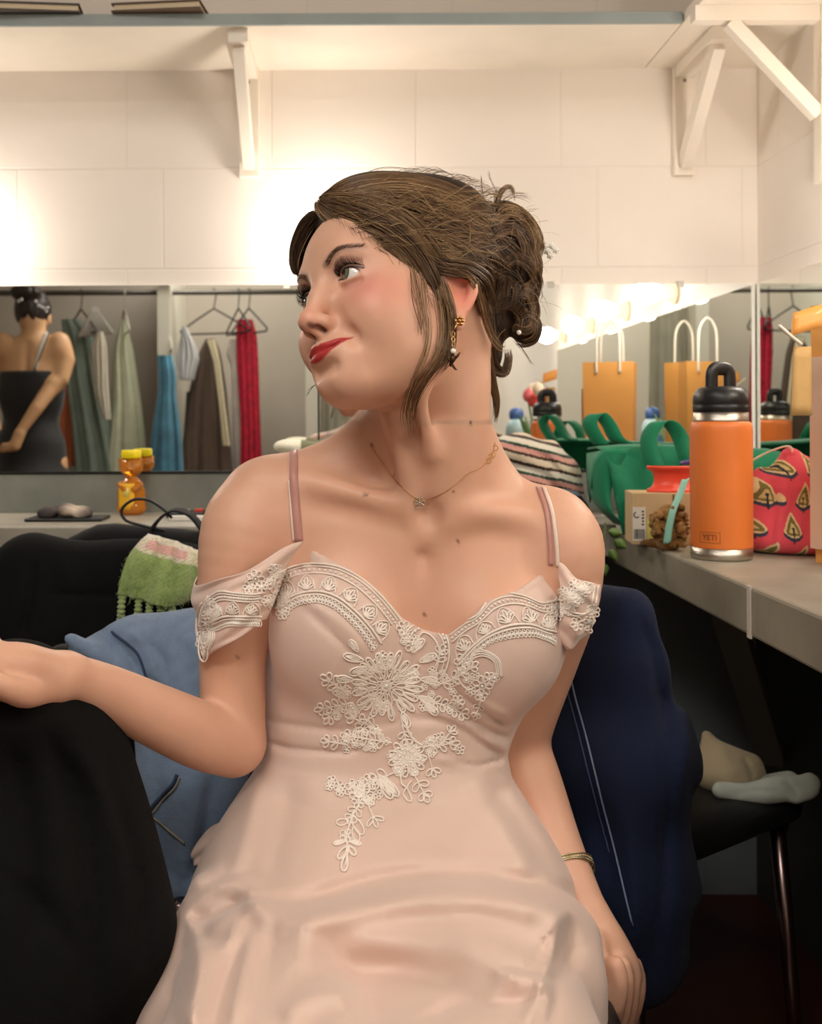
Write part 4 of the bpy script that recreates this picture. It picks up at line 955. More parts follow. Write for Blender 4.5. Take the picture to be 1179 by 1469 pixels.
# ---------------------------------------------------------------- the woman assembled
MOLES = [(525, 710, .0020), (656, 779, .0017), (675, 607, .0016), (613, 725, .0012), (565, 683, .0010), (532, 638, .0011), (608, 882, .0018), (650, 705, .0008), (338, 941, .0012), (684, 722, .0008), (659, 812, .0008)]
def build_person():
    root = empty('person', (.05, 1.12, 0), 'seated woman in a blush lace dress with pinned-up brown hair, looking aside', 'person')
    b = Shape(); head_shape(b); body_shape(b); hands_shape(b)
    hl = HP.c-np.array([.125, .125, .10]); hh = HP.c+np.array([.13, .14, .15]); zc = hl[2]; blocks = []
    fy = HP.c[1]-.005; h = .0015
    xs_cut = (-.36, .50, .02)
    blocks.append(b.mesh((hl[0], hl[1], zc), hh, .0014))
    blocks.append(b.mesh((-.36, .60, .02), (.36, 1.30, zc+.003), .0035))
    V, Q = join_blocks(blocks); V = relax(V, Q, 1, .25)
    BVb = BVHTree.FromPolygons(V.tolist(), Q.tolist())
    mo = []
    for px, py, r in MOLES:
        hp, _ = cast(BVb, px, py)
        if hp is not None: mo.append((*hp, r))
    body = raw_mesh('body', V, Q, skin_material(), root, col=skin_colors(V, mo))
    # dress
    d = Shape(); dress_shape(d); dress_folds(d); neckline_cut(d)
    Vd, Qd = d.mesh((-.38, .45, .03), (.40, 1.30, .87), .0033)
    Vd = relax(Vd, Qd, 1, .35)
    md = mat('blush_chiffon', (214, 187, 173), rough=.46, sheen=.25, spec=.35, bump=(700, .06))
    dress = raw_mesh('dress', Vd, Qd, md, root)
    sv = []
    for G, seed in ((SL_R, 0), (SL_L, 3)):
        g = grid_surface(G, 46, 26, lambda u, v: np.array([0, -.0030*math.sin(v*11+u*5+seed)*(.3+.7*u)-.0018*math.sin(v*23-u*8), .0016*math.sin(u*14+v*6)]))
        m = MB(); m.sheet(g, .0012); sv.append((m, g)); m.build('sleeve', mat('blush_tulle', (222, 192, 178), rough=.55, sheen=.3, bump=(900, .1)), dress)
    T = MB()                                                  # one surface to lay the lace on
    BVl = BVHTree.FromPolygons(np.concatenate([Vd, sv[0][0].v[0], sv[1][0].v[0]]).tolist(), Qd.tolist() +
        [[i+len(Vd) for i in f] for f in sv[0][0].f] + [[i+len(Vd)+len(sv[0][0].v[0]) for i in f] for f in sv[1][0].f])
    l = build_lace(BVl)
    mi, mpb = mat('ivory_cord', (238, 226, 214), rough=.5, sheen=.3), mat('pearl_bead', (236, 230, 222), rough=.15, coat=.6, spec=.8)
    for cm, bm_ in l.done:
        if cm.n: cm.build('lace_applique', mi, dress)
        if bm_.n: bm_.build('bead_trim', mpb, dress)
    def ribbon(line, wd, m, name, off=.0012, th=.0010):
        q = spline(line, 26); P = []
        for px, py in q:
            hp, nn = cast(BVb, px, py)
            if hp is None: continue
            P.append((hp, nn))
        c = np.array([p+n*off for p, n in P]); n = np.array([x[1] for x in P]); c[1:-1] = (c[:-2]+2*c[1:-1]+c[2:])/4
        t = np.gradient(c, axis=0); s = np.cross(t, n); s /= np.linalg.norm(s, axis=1)[:, None]
        # carry the strap over the shoulder and a little down the back
        mb = MB(); G = np.stack([c-s*wd/2, c, c+s*wd/2], 1)
        e = []; p = c[0]
        for k in range(1, 7): e.append(p+np.array([0, .012*k, .002*k-.0016*k*k]))
        G = np.concatenate([np.array([[x-s[0]*wd/2, x, x+s[0]*wd/2] for x in e[::-1]]), G]); mb.sheet(G, th); mb.build(name, m, dress)
    mp = mat('dusty_rose_satin', (186, 134, 124), rough=.4, sheen=.2); mc = mat('pale_satin', (226, 204, 190), rough=.4)
    ribbon([(421, 648), (421, 690), (424, 735), (428, 776)], .0088, mp, 'shoulder_strap')
    ribbon([(415, 690), (417, 730), (421, 776)], .0034, mc, 'shoulder_strap', .0008)
    ribbon([(772, 702), (783, 735), (788, 780), (789, 812)], .0050, mp, 'shoulder_strap')
    ribbon([(780, 704), (791, 738), (797, 780), (799, 814)], .0040, mc, 'shoulder_strap', .0022)
    # back drape of the dress seen at the hip
    g = grid_surface([[(362, 1150, 1.16), (330, 1170, 1.19), (296, 1192, 1.21)], [(356, 1180, 1.16), (310, 1196, 1.18), (274, 1222, 1.20)], [(330, 1230, 1.14), (300, 1240, 1.17), (276, 1244, 1.19)]], 20, 14,
                     lambda u, v: np.array([0, .004*math.sin(v*9), .002*math.sin(u*9)]))
    m = MB(); m.sheet(g, .003); m.build('hip_drape', md, dress)
    # eyes
    me_ = mat('eyeball', (236, 230, 226), rough=.06, coat=1.0); nt = me_.node_tree
    a = nt.nodes.new('ShaderNodeVertexColor'); a.layer_name = 'col'; nt.links.new(a.outputs['Color'], nt.nodes['Principled BSDF'].inputs['Base Color'])
    lash = MB(); rs = random.Random(2)
    for s in (1, -1):
        gz = np.array([-.16, .98, .05]); gz /= np.linalg.norm(gz); R = .0128; c = np.array([s*.031, .0725, .0200])
        n = 40; th = np.linspace(0, math.pi, n+1); A = np.arange(48)*2*math.pi/48
        u = np.cross(gz, (0, 0, 1)); u /= np.linalg.norm(u); v = np.cross(gz, u)
        P = np.array([c+R*(math.cos(t)*(1.0+.06*max(0, math.cos(t)-.88)/.12)*gz+math.sin(t)*(math.cos(q)*u+math.sin(q)*v)) for t in th for q in A])
        C = np.array([S((12, 10, 10)) if t < .20 else (S((96, 104, 84)) if t < .42 else (S((44, 46, 40)) if t < .48 else S((228, 218, 214)))) for t in th for q in A])
        F = [(i*48+j, i*48+(j+1) % 48, (i+1)*48+(j+1) % 48, (i+1)*48+j) for i in range(n) for j in range(48)]
        e = MB(); e.add([HP.to(p) for p in P], F, C); e.build('eye', me_, root, vcol=True)
        lid = spline([(s*.0190, .0845, .0225), (s*.024, .0872, .0260), (s*.032, .0875, .0270), (s*.040, .0838, .0255), (s*.0465, .0765, .0215)], 34)
        for i, q in enumerate(lid):
            o = i/33; d = np.array([s*(-.10+.55*o), .75, .55-.2*abs(o-.5)]); d /= np.linalg.norm(d); L_ = .0056+.0030*o
            sd = rs.uniform(-.0006, .0006)
            pts = [HP.to(q-[0, .002, 0]), HP.to(q+d*L_*.5+[sd, 0, -.0006]), HP.to(q+d*L_+[sd*2, -.0006, .0022])]
            lash.tube(spline(pts, 6), np.linspace(.00046, .00010, 6), 4)
        lash.build('eyelashes', mat('lash', (22, 16, 14), rough=.5), root); lash = MB()
    # eyebrow hairs
    for s in (1, -1):
        bv = MB()
        br = spline([(s*.0150, .0330), (s*.023, .0385), (s*.034, .0420), (s*.050, .0395)], 120)
        for x, z in br:
            for k in range(2):
                zz = z+rs.uniform(-.0030, .0030)*(1.2-abs(x)/.06); 
                o = HP.to((x, .14, zz)); dr = HP.M @ np.array([0, -1, 0]); hit = BVb.ray_cast(Vector(o), Vector(dr))
                if hit[0] is None: continue
                p = np.array(hit[0]); t = HP.M @ np.array([s*.9, -.25, .35])
                bv.tube([p, p+t*.0022-dr*.0006, p+t*.0045-dr*.0002], [.00014, .00012, .00004], 3)
        bv.build('eyebrow', mat('brow_hair', (112, 80, 60), rough=.6), root)
    # hair
    hb = Shape(); hair_base(hb); Vh, Qh = hb.mesh(HP.c-np.array([.13, .12, .13]), HP.c+np.array([.16, .19, .16]), .0022)
    Vh = relax(Vh, Qh, 2, .5); BVh = BVHTree.FromPolygons(Vh.tolist(), Qh.tolist())
    hm = hair_material()
    hair = raw_mesh('hair', Vh, Qh, hm, root, col=np.tile(HAIR_C[0]*1.0, (len(Vh), 1)))
    strand_mesh(hair_strands(BVh, BB=BVb), 'hair_locks', hm, hair)
    pin = MB(); 
    for (x, y) in ((786, 362), (792, 354), (798, 360), (790, 368), (783, 354)):
        for k in range(5): a = k*1.2566; pin.sphere(W(x+3*math.cos(a), y+3*math.sin(a), 1.13), .0018, 8)
        pin.sphere(W(x, y, 1.127), .0015, 8)
    pin.tube([W(770, 372, 1.13), W(780, 366, 1.13), W(790, 360, 1.13)], .0006, 6)
    p2 = MB().sphere(W(745, 478, 1.085), .0026, 10); p2.build('hair_pin', mat('pin_bead', (238, 234, 226), rough=.2), root)
    pin.build('hair_pin', mat('pin_pearl', (238, 234, 226), rough=.25, coat=.5), root)
    # jewellery
    gold = mat('gold', (206, 160, 104), rough=.28, metal=1.0); silver = mat('silver', (214, 206, 190), rough=.25, metal=1.0)
    nk = MB(); line = []
    for px, py in spline([(530, 636), (548, 664), (572, 694), (598, 716), (622, 714), (652, 696), (670, 680), (688, 672), (704, 654), (709, 636)], 150):
        hp, nn = cast(BVb, px, py)
        if hp is not None: line.append(hp+nn*.0008)
    line = np.array(line)
    for _ in range(4): line[1:-1] = (line[:-2]+2*line[1:-1]+line[2:])/4
    for i in range(0, len(line)-1): nk.tube([line[i], (line[i]+line[i+1])/2+[0, -.0003, 0], line[i+1]], .00042, 5, cap=False)
    neck = nk.build('necklace', gold, root)
    pd = MB()
    hp, nn = cast(BVb, 600, 720)
    for k in range(6): a = k*math.pi/3; c = hp+nn*.002+np.array([math.cos(a)*.0036, 0, math.sin(a)*.0036]); pd.tube([c+np.array([math.cos(q)*.0022, 0, math.sin(q)*.0022]) for q in np.arange(8)*math.pi/4], .0005, 5, closed=True)
    pd.sphere(hp+nn*.0028, .0017, 10); pd.build('pendant', silver, neck)
    cl = MB()
    for px, py in ((698, 662), (704, 654), (708, 644), (701, 656)):
        hp, nn = cast(BVb, px, py)
        if hp is not None: c = hp+nn*.002; cl.tube([c+np.array([math.cos(q)*.0028, .0006, math.sin(q)*.0028]) for q in np.arange(10)*math.pi/5], .00055, 5, closed=True)
    cl.build('clasp', gold, neck)
    for s in (1,):
        e = MB(); c = HP.to((s*.080, -.003, -.028))
        if s < 0: c = HP.to((s*.080, -.003, -.028))
        for k in range(6): a = k*math.pi/3; e.sphere(c+np.array([math.cos(a)*.0034, -.001, math.sin(a)*.0034]), .0019, 10)
        e.sphere(c+[0, -.0025, 0], .0019, 10)
        z = c[2]; x0 = c[0]-.006; y0 = c[1]-.003
        e.tube([c+[0, -.001, 0], (x0+.002, y0, z-.006), (x0, y0, z-.012)], .0006, 6)
        for k in range(3): zz = z-.013-k*.0045; e.tube([(x0+math.cos(q)*.0015, y0+math.sin(q)*.001*(k % 2), zz+math.sin(q)*.0028) for q in np.arange(10)*math.pi/5], .0005, 5, closed=True)
        er = e.build('earring', gold, root)
        q = MB(); q.sphere((x0, y0, z-.0285), .0027, 12); q.build('pearl', mat('earring_pearl', (240, 234, 224), rough=.15, coat=.6), er)
        q = MB(); q.tube([(x0, y0, z-.031), (x0-.0005, y0, z-.036), (x0-.003, y0, z-.043)], [.0012, .0030, .0008], 8)
        q.tube([(x0, y0, z-.036), (x0+.004, y0, z-.033), (x0+.0065, y0, z-.0295)], [.0022, .0014, .0004], 6); q.tube([(x0, y0, z-.036), (x0-.004, y0, z-.0375), (x0-.0062, y0, z-.0345)], [.002, .0012, .0004], 6)
        q.tube([(x0-.0015, y0, z-.041), (x0+.002, y0, z-.0455), (x0+.004, y0, z-.046)], [.0016, .001, .0003], 6); q.build('bird_charm', mat('dark_bronze', (70, 50, 36), rough=.4, metal=.9), er)
    br = MB(); A = np.array(w(795, 1216, 1.116)); B_ = np.array(w(826, 1284, 1.078)); ax = (B_-A)/np.linalg.norm(B_-A)
    u = np.cross(ax, (0, 1, 0)); u /= np.linalg.norm(u); v = np.cross(ax, u)
    for k in range(5):
        t = .42+k*.045; c = A+(B_-A)*t; tl = (k-2)*.04+.28
        ring = [c+(u*math.cos(q)+v*math.sin(q))*(.0292-.0004*k)+ax*math.cos(q+k*.3)*.0292*tl*.55 for q in np.arange(60)*2*math.pi/60]
        if k % 2: 
            for p in ring: br.sphere(p, .0010, 6)
        else: br.tube(ring, .0009, 6, closed=True)
    br.build('bracelet', mat('bracelet_metal', (200, 186, 150), rough=.3, metal=.9), root)
    return root
build_person()
# ---------------------------------------------------------------- things on the worktops
def text_mesh(txt, size, xform):
    c = bpy.data.curves.new('lettering', 'FONT'); c.body = txt; c.size = size; c.align_x = 'CENTER'; c.align_y = 'CENTER'; c.offset = size*.02
    o = bpy.data.objects.new('lettering', c); COL.objects.link(o); dg = bpy.context.evaluated_depsgraph_get()
    me = bpy.data.meshes.new_from_object(o.evaluated_get(dg)); V = [xform(v.co.x, v.co.y) for v in me.vertices]; F = [tuple(p.vertices) for p in me.polygons]
    bpy.data.objects.remove(o); bpy.data.curves.remove(c); bpy.data.meshes.remove(me)
    return V, F
STEEL = mat('brushed_steel', (196, 188, 176), rough=.28, metal=1.0, bump=(200, .15, (1, 1, 30)))
BLACKP = mat('black_plastic', (24, 24, 26), rough=.38)
def orange_bottle():
    x, y, z = .518, 1.455, ZCT; r = empty('water_bottle', (x, y, z), 'orange insulated steel bottle with black handled cap standing on the right worktop', 'bottle')
    MB().lathe([(.0, 0), (.038, 0), (.0405, .0015), (.0412, .004), (.0415, .0165)], (x, y, z), 64).build('base_ring', STEEL, r)
    MB().lathe([(.0415, .0165), (.0417, .018), (.0417, .176), (.0412, .183), (.0395, .188), (.0372, .190)], (x, y, z), 64).build('body', mat('orange_powder_coat', (228, 124, 56), rough=.42, bump=(900, .08)), r)
    MB().lathe([(.0372, .190), (.0366, .192), (.0366, .204)], (x, y, z), 64).build('neck_collar', STEEL, r)
    cap = MB().lathe([(.0366, .203), (.0375, .204), (.0378, .211), (.0370, .2125), (.0370, .214), (.0376, .216), (.0372, .224), (.0345, .232), (.0285, .2375), (.016, .239), (0, .239)], (x, y, z), 64).build('cap', BLACKP, r)
    a = .35; ux, uy = math.cos(a), math.sin(a); P = []
    for q in spline([(-.0155, .222), (-.0155, .245), (-.0145, .258), (-.008, .2635), (.008, .2635), (.0145, .258), (.0155, .245), (.0155, .222)], 40): P.append((x+ux*q[0], y+uy*q[0], z+q[1]))
    MB().tube(P, .0052, 12, flat=1.9).build('handle', BLACKP, cap)
    R = .04185; c0 = -math.pi/2-.72
    def wrap(u, v): t = c0+u/R; return (x+R*math.cos(t), y+R*math.sin(t), z+.032+v)
    V, F = text_mesh('YETI', .0105, wrap); lm = mat('engraved_steel', (150, 92, 60), rough=.35, metal=.5)
    MB().add(V, F).build('lettering', lm, r, smooth=False)
    m = MB()
    for (u0, v0, u1, v1) in ((-.0145, .0068, .0145, .0075), (-.0145, -.0075, .0145, -.0068), (-.0145, -.0075, -.0138, .0075), (.0138, -.0075, .0145, .0075)):
        n = 12; G = [[wrap(u0+(u1-u0)*i/n, v) for v in (v0, v1)] for i in range(n+1)]; m.sheet(G)
    m.build('logo_frame', lm, r, smooth=False)
orange_bottle()

def honey():
    x, y, z = (188-CX)*2.035/F_PX, 2.035, ZCL; r = empty('honey_bottle', (x, y, z), 'squeeze bottle of honey shaped like a bear with yellow cap', 'honey bottle')
    m = mat('honey', (238, 150, 36), rough=.08, trans=.55, ior=1.48, coat=.5)
    b = Shape(); b.ell((x, y, z+.036), (.0275, .022, .040), k=.0); b.ell((x, y, z+.012), (.0275, .022, .014), k=.012); b.ell((x, y, z+.094), (.0235, .021, .020), k=.006)
    for s in (1, -1): b.ell((x+s*.017, y-.004, z+.106), (.0065, .006, .0065), k=.004); b.cone((x+s*.020, y-.012, z+.060), (x+s*.010, y-.022, z+.052), .0055, k=.006)
    b.ell((x, y-.020, z+.090), (.007, .006, .0055), k=.005)
    b.fn(lambda X, Y, Z: z-Z, (x-.1, y-.1, z-.05), (x+.1, y+.1, z+.03), k=.002, op='&')
    V, Q = b.mesh((x-.036, y-.034, z-.004), (x+.036, y+.034, z+.122), .0018); raw_mesh('body', V, Q, m, r)
    MB().lathe([(.0, .110), (.0185, .110), (.0195, .112), (.0195, .1235), (.018, .126), (0, .1262)], (x, y, z), 40).build('cap', mat('yellow_cap', (246, 222, 20), rough=.35), r)
    g = []
    for i in range(13):
        t = -math.pi/2-.05+(-.62+1.24*i/12); g.append([(x-.004+.0262*math.cos(t), y+.0238*math.sin(t), z+.012+.050*j/6) for j in range(7)])
    lb = MB().sheet(g, .0004).build('label', mat('yellow_label', (240, 186, 40), rough=.5), r)
    g2 = [[(p[0], p[1]-.0006, p[2]) for p in row[3:6]] for row in g[4:9]]
    MB().sheet(g2, .0002).build('label_print', mat('label_print', (236, 214, 120), rough=.5), lb)
honey()

def tray():
    x, y, z = (95-CX)*1.93/F_PX, 1.93, ZCL
    o = MB().box((x-.068, y-.035, z), (x+.072, y+.04, z+.006)).build('tray', BLACKP, smooth=False, bevel=.002); tag(o, 'flat black tray lying on the worktop left of the honey', 'tray')
    b = Shape(); rs = np.random.RandomState(4)
    for k in range(12): q = rs.uniform(-1, 1, 2); b.ell((x-.005+q[0]*.038, y+q[1]*.018, z+.012+.008*(1-abs(q[0]))), (.016, .014, .009+.003*rs.rand()), k=.006)
    V, Q = b.mesh((x-.07, y-.05, z+.0065), (x+.07, y+.05, z+.04), .0025); c = np.tile(S((66, 58, 58)), (len(V), 1)); w_ = np.exp(-((V[:, 0]-x-.018)/.018)**2); c = c*(1-w_[:, None])+np.array(S((196, 180, 164)))*w_[:, None]
    m = mat('lace_bundle', (80, 70, 70), rough=.7, bump=(300, .8)); a = m.node_tree.nodes.new('ShaderNodeVertexColor'); a.layer_name = 'col'; m.node_tree.links.new(a.outputs['Color'], m.node_tree.nodes['Principled BSDF'].inputs['Base Color'])
    tag(raw_mesh('lace_mask', V, Q, m, col=c), 'crumpled dark lace bundle with a pale patch lying on the black tray', 'lace')
tray()
def counter_bits():
    y = 1.93; z = ZCL
    def at(px, yy): return (px-CX)*yy/F_PX
    c = empty('comb', (at(268, y), y, z), 'pale plastic comb lying on the worktop beside the woman\'s shoulder', 'comb'); x = at(262, y); wm = mat('white_plastic', (222, 220, 212), rough=.4)
    MB().box((x-.022, y-.030, z), (x+.050, y-.018, z+.010)).build('spine', wm, c, smooth=False, bevel=.002)
    t = MB()
    for i in range(24): t.box((x-.021+.003*i, y-.018, z+.002), (x-.0195+.003*i, y+.002, z+.006))
    t.build('teeth', wm, c, smooth=False)
    p = empty('makeup_palette', (at(262, 1.98), 1.98, z), 'slim dark open palette with red pan beyond the comb', 'makeup'); x = at(262, 1.98)
    MB().box((x-.030, 1.965, z), (x+.040, 2.02, z+.010)).build('case', BLACKP, p, smooth=False, bevel=.002)
    MB().box((x+.022, 1.975, z+.0102), (x+.036, 2.01, z+.014)).build('pan', mat('red_pan', (190, 60, 44)), p, smooth=False)
    MB().box((x-.022, 1.975, z+.0102), (x+.010, 2.01, z+.013)).build('pan', mat('grey_pan', (150, 146, 140), rough=.3), p, smooth=False)
counter_bits()

def cloth_mat(name, color, vcol=False, **k):
    m = mat(name, color, rough=k.get('rough', .85), sheen=k.get('sheen', .15), bump=k.get('bump', (500, .35)), spec=.2, noise=None if vcol else (12, k.get('var', .10)))
    if vcol: a = m.node_tree.nodes.new('ShaderNodeVertexColor'); a.layer_name = 'col'; m.node_tree.links.new(a.outputs['Color'], m.node_tree.nodes['Principled BSDF'].inputs['Base Color'])
    return m
def noise3(V, s, seed=0):
    rs = np.random.RandomState(seed); o = np.zeros(len(V))
    for k in range(5): d = rs.normal(size=3); d /= np.linalg.norm(d); o += np.sin(V@d*s*(1+.35*k)+rs.rand()*6)
    return o/5
def knit():
    Y = 1.90; b = Shape()
    def e(px, py, rx, rz, k=.03, dy=0, ry=.07): b.ell(w(px, py, Y+dy), (rx, ry, rz), k=k)
    e(762, 690, .075, .060); e(745, 648, .055, .034); e(790, 668, .030, .040); e(810, 700, .020, .045, dy=.0); e(760, 735, .080, .05); e(815, 725, .018, .028)
    b.fn(lambda x, y, z: ZCL+.001-z, (.1, 1.7, .6), (.6, 2.2, .80), k=.004, op='&')
    for q_ in ([(720, 640), (770, 650), (812, 690)], [(730, 668), (780, 684), (806, 720)], [(745, 625), (790, 640), (815, 670)]): fold(b, q_, 7, .006, 1.75, 2.05)
    V, Q = b.mesh((.18, 1.80, ZCL-.004), (.46, 2.02, .95), .0022); V = relax(V, Q, 1); n_ = noise3(V, 55, 8); V = V+np.stack([n_*.003, -n_*.004, n_*.003*(V[:, 2] > .80)], 1)
    px, py = PXY(V[:, 0], V[:, 1], V[:, 2])
    t = (V[:, 2]*1000 + 22*np.sin((V[:, 0]-.30)*9) + .06*(V[:, 0]-.3)*1000 + 2.0*noise3(V, 60))
    stops = [(20, (48, 34, 26)), (14, (206, 190, 164))]; C = np.zeros((len(V), 3)); ph = (t-780) % 46
    def c(v): return np.array(S(v))
    C[:] = c((224, 212, 190)); seq = [((0, 6), (64, 42, 32)), ((6, 17), (222, 206, 180)), ((17, 22), (60, 44, 32)), ((22, 31), (214, 158, 146)), ((31, 36), (36, 70, 54)), ((36, 46), (228, 222, 204))]
    for (a, b2), cc in seq: C[(ph >= a) & (ph < b2)] = c(cc)
    st = .90+.10*np.sin(V[:, 0]*1500)*np.sin(V[:, 2]*1500); C *= st[:, None]
    o = raw_mesh('knit_sweater', V, Q, cloth_mat('striped_knit', (220, 200, 180), True, bump=(380, .9)), col=C); tag(o, 'heap of striped knitwear in cream, pink, brown and green behind her shoulder', 'sweater')
    o = empty('knit_cap', w(820, 745, 1.85)); 
    b = Shape(); b.chain([w(806, 712, 1.83), w(822, 716, 1.83), w(834, 730, 1.83)], [.012, .014, .012], k=.005); V, Q = b.mesh(np.array(w(820, 722, 1.83))-.05, np.array(w(820, 722, 1.83))+.05, .002)
    COL.objects.unlink(o); bpy.data.objects.remove(o)
    c2 = np.tile(S((32, 36, 52)), (len(V), 1)); mm = V[:, 2] > np.array(w(0, 712, 1.83))[2]; c2[mm] = S((130, 140, 156))
    tag(raw_mesh('rolled_sock', V, Q, cloth_mat('navy_wool', (30, 34, 50), True), col=c2), 'small navy woollen roll with a grey rim below the striped knitwear', 'sock')
knit()
def green_bag():
    m = cloth_mat('green_nonwoven', (22, 120, 84), var=.08, bump=(250, .25), rough=.6); r = empty('tote_bag', (.55, 1.80, ZCT), 'green reusable bag lying folded on the worktop corner below the mirror', 'bag')
    Y0 = 1.74
    top = [w(866, 648, Y0), w(905, 645, Y0), w(960, 645, Y0), w(1010, 648, Y0), w(1060, 650, Y0+.03), w(1120, 652, Y0+.05)]
    g = []
    rows = [(0, 0, .12), (0, .004, .06), (0, 0, 0), (.004, -.025, -.012), (.010, -.060, -.022), (.016, -.100, -.030), (.022, -.1365, -.028)]
    T = spline(top, 30)
    for dx, dz, dy in rows: g.append([(p[0]+dx*(1-i/15), p[1]+dy+.006*math.sin(i*.9+dz*60)*(dz < -.01), max(p[2]+dz, ZCT+.003)) for i, p in enumerate(T)])
    MB().sheet(g, .003).build('front_panel', m, r)
    # left end folds down over the edge in a rounded gusset
    e = [[w(866, 648, Y0), w(905, 645, Y0+.0)], [w(852, 662, Y0+.01), w(880, 690, Y0-.01)], [w(846, 690, Y0+.02), w(875, 722, Y0-.02)], [w(852, 722, Y0+.02), w(882, 742, Y0-.03)], [w(880, 752, Y0), w(905, 758, Y0-.03)]]
    MB().sheet([spline(q, 10)+np.array([[0, -.012*math.sin(j/9*math.pi), 0] for j in range(10)]) for q in spline([sum(([*a], [*b]), []) for a, b in e], 22).reshape(22, 2, 3)], .003).build('gusset', m, r)
    MB().sheet([spline(q, 6) for q in [[w(866, 648, Y0), w(842, 652, Y0+.13)], [w(852, 662, Y0+.01), w(842, 690, Y0+.10)], [w(848, 700, Y0+.01), w(846, 722, Y0+.06)]]], .003).build('side_panel', m, r)
    P = spline([w(940, 672, Y0-.034), w(932, 650, Y0-.025), w(931, 628, Y0-.02), (w(944, 609, Y0-.02)), w(960, 610, Y0-.02), w(974, 628, Y0-.02), w(984, 655, Y0-.03), w(990, 675, Y0-.034)], 44)
    MB().sheet(np.stack([P+np.array([-.012, .006, 0]), P+np.array([0, -.001, 0]), P+np.array([.012, -.008, .002])], 1), .002).build('handle', m, r)
    P = spline([w(862, 640, Y0+.13), w(850, 622, Y0+.13), w(846, 606, Y0+.13), w(858, 596, Y0+.13), w(872, 610, Y0+.13), w(884, 632, Y0+.13), w(900, 640, Y0+.13)], 40)
    MB().sheet(np.stack([P+np.array([-.012, .006, 0]), P, P+np.array([.012, -.008, .002])], 1), .002).build('handle', m, r)
green_bag()
def carton():
    x, y, z = .503, 1.645, ZCT; a = -.10; M = Matrix.Translation((x, y, z)) @ Matrix.Rotation(a, 4, 'Z'); mk_ = mat('kraft_board', (208, 182, 138), rough=.7, noise=(20, .06))
    r = empty('cardboard_box', (x, y, z), 'small tan cardboard box with a barcode sticker beside the green bag', 'box')
    MB().box((-.062, -.035, 0), (.062, .035, .080), M).build('carton', mk_, r, smooth=False, bevel=.0012)
    MB().box((-.001, -.0358, .004), (.001, -.035, .078), M).build('flap_seam', mat('flap_gap', (90, 62, 36)), r, smooth=False)
    l = MB().box((-.0615, -.0362, .006), (-.042, -.0352, .058), M).build('sticker', mat('white_sticker', (232, 228, 218), rough=.5), r, smooth=False)
    bc = MB(); rs = random.Random(3); u = -.060
    while u < -.044: wd = rs.choice((.0004, .0008, .0012)); bc.box((u, -.0366, .009), (u+wd, -.0361, .024), M); u += wd+rs.choice((.0005, .0009))
    for k in range(5): bc.box((-.048+.0006*(k % 2), -.0366, .030+.005*k), (-.0445, -.0361, .0325+.005*k), M)
    bc.tube([M @ Vector((-.0555+.0042*math.cos(q), -.0364, .046+.0042*math.sin(q))) for q in np.linspace(1.9, 5.6, 12)], .0009, 4)
    bc.build('sticker_print', mat('print_black', (30, 30, 32)), l, smooth=False)
    MB().box((-.040, -.0362, .004), (-.031, -.0352, .040), M).build('tape_strip', mat('yellow_green_tape', (214, 214, 120), rough=.3), r, smooth=False)
carton()
def red_spool():
    x, y, z = .505, 1.640, ZCT+.080; r = empty('hair_claw', (x, y, z), 'curved orange-red clip lying on top of the cardboard box', 'hair clip'); prof = [(.0365, .0), (.0372, .002), (.0362, .0045), (.030, .007), (.0262, .014), (.0255, .020), (.0262, .027), (.030, .034), (.0362, .0365), (.0372, .039), (.0365, .041)]
    g = []
    for q in np.linspace(math.radians(-165), math.radians(25), 40): g.append([(x+1.1*p*math.cos(q), y+.75*p*math.sin(q), z+h) for p, h in prof])
    MB().sheet(g, .0026).build('shell', mat('coral_plastic', (240, 84, 60), rough=.35), r)
    MB().tube([(x+.014, y-.004, z+.044), (x+.030, y-.010, z+.048), (x+.044, y-.004, z+.044)], [.003, .004, .003], 8).build('spring_bar', mat('violet_plastic', (92, 80, 150), rough=.4), r)
red_spool()
def scrunchies():
    b = Shape(); rs = np.random.RandomState(8)
    for k in range(300):
        q = rs.uniform(-1, 1, 3); c = np.array([.474+.024*q[0], 1.545+.020*q[1], ZCT+.036+.034*q[2]*(1-.45*abs(q[0]-.3))]); b.ell(c, rs.uniform(.0028, .0048), k=.0015)
    b.cone((.470, 1.55, ZCT+.012), (.472, 1.55, ZCT+.055), .016, .012, k=.006)
    V, Q = b.mesh((.43, 1.51, ZCT+.0005), (.515, 1.58, ZCT+.09), .0016); o = raw_mesh('scrunchie', V, Q, cloth_mat('brown_crochet', (150, 110, 58), bump=(500, .8))); tag(o, 'bushy brown crocheted scrunchie heap against the orange bottle', 'scrunchie')
    m = MB(); c = np.array([.470+.0, 1.60, ZCT+.009])
    c = np.array([(936-CX)*1.565/F_PX, 1.565, ZCT+.008]); t = np.arange(60)*2*math.pi/60
    m.tube([c+np.array([.0135*math.cos(q)+.0012*math.sin(9*q), .012*math.sin(q), .0012*math.cos(11*q)]) for q in t], .0052+.0012*np.sin(t*13), 10, closed=True)
    tag(m.build('hair_tie', cloth_mat('brown_tie', (110, 74, 34))), 'small brown ring hair tie in front of the cardboard box', 'hair tie')
    P = spline([w(984, 690, 1.545), w(976, 712, 1.530), w(966, 735, 1.520), w(960, 760, 1.518), w(957, 782, 1.520)], 24)
    o = MB().sheet(np.stack([P+np.array([-.006, .002, 0]), P, P+np.array([.004, -.002, .003])], 1), .0008).build('ribbon', mat('mint_ribbon', (150, 214, 194), rough=.4)); tag(o, 'mint green ribbon strip slanting over the brown scrunchie', 'ribbon')
scrunchies()
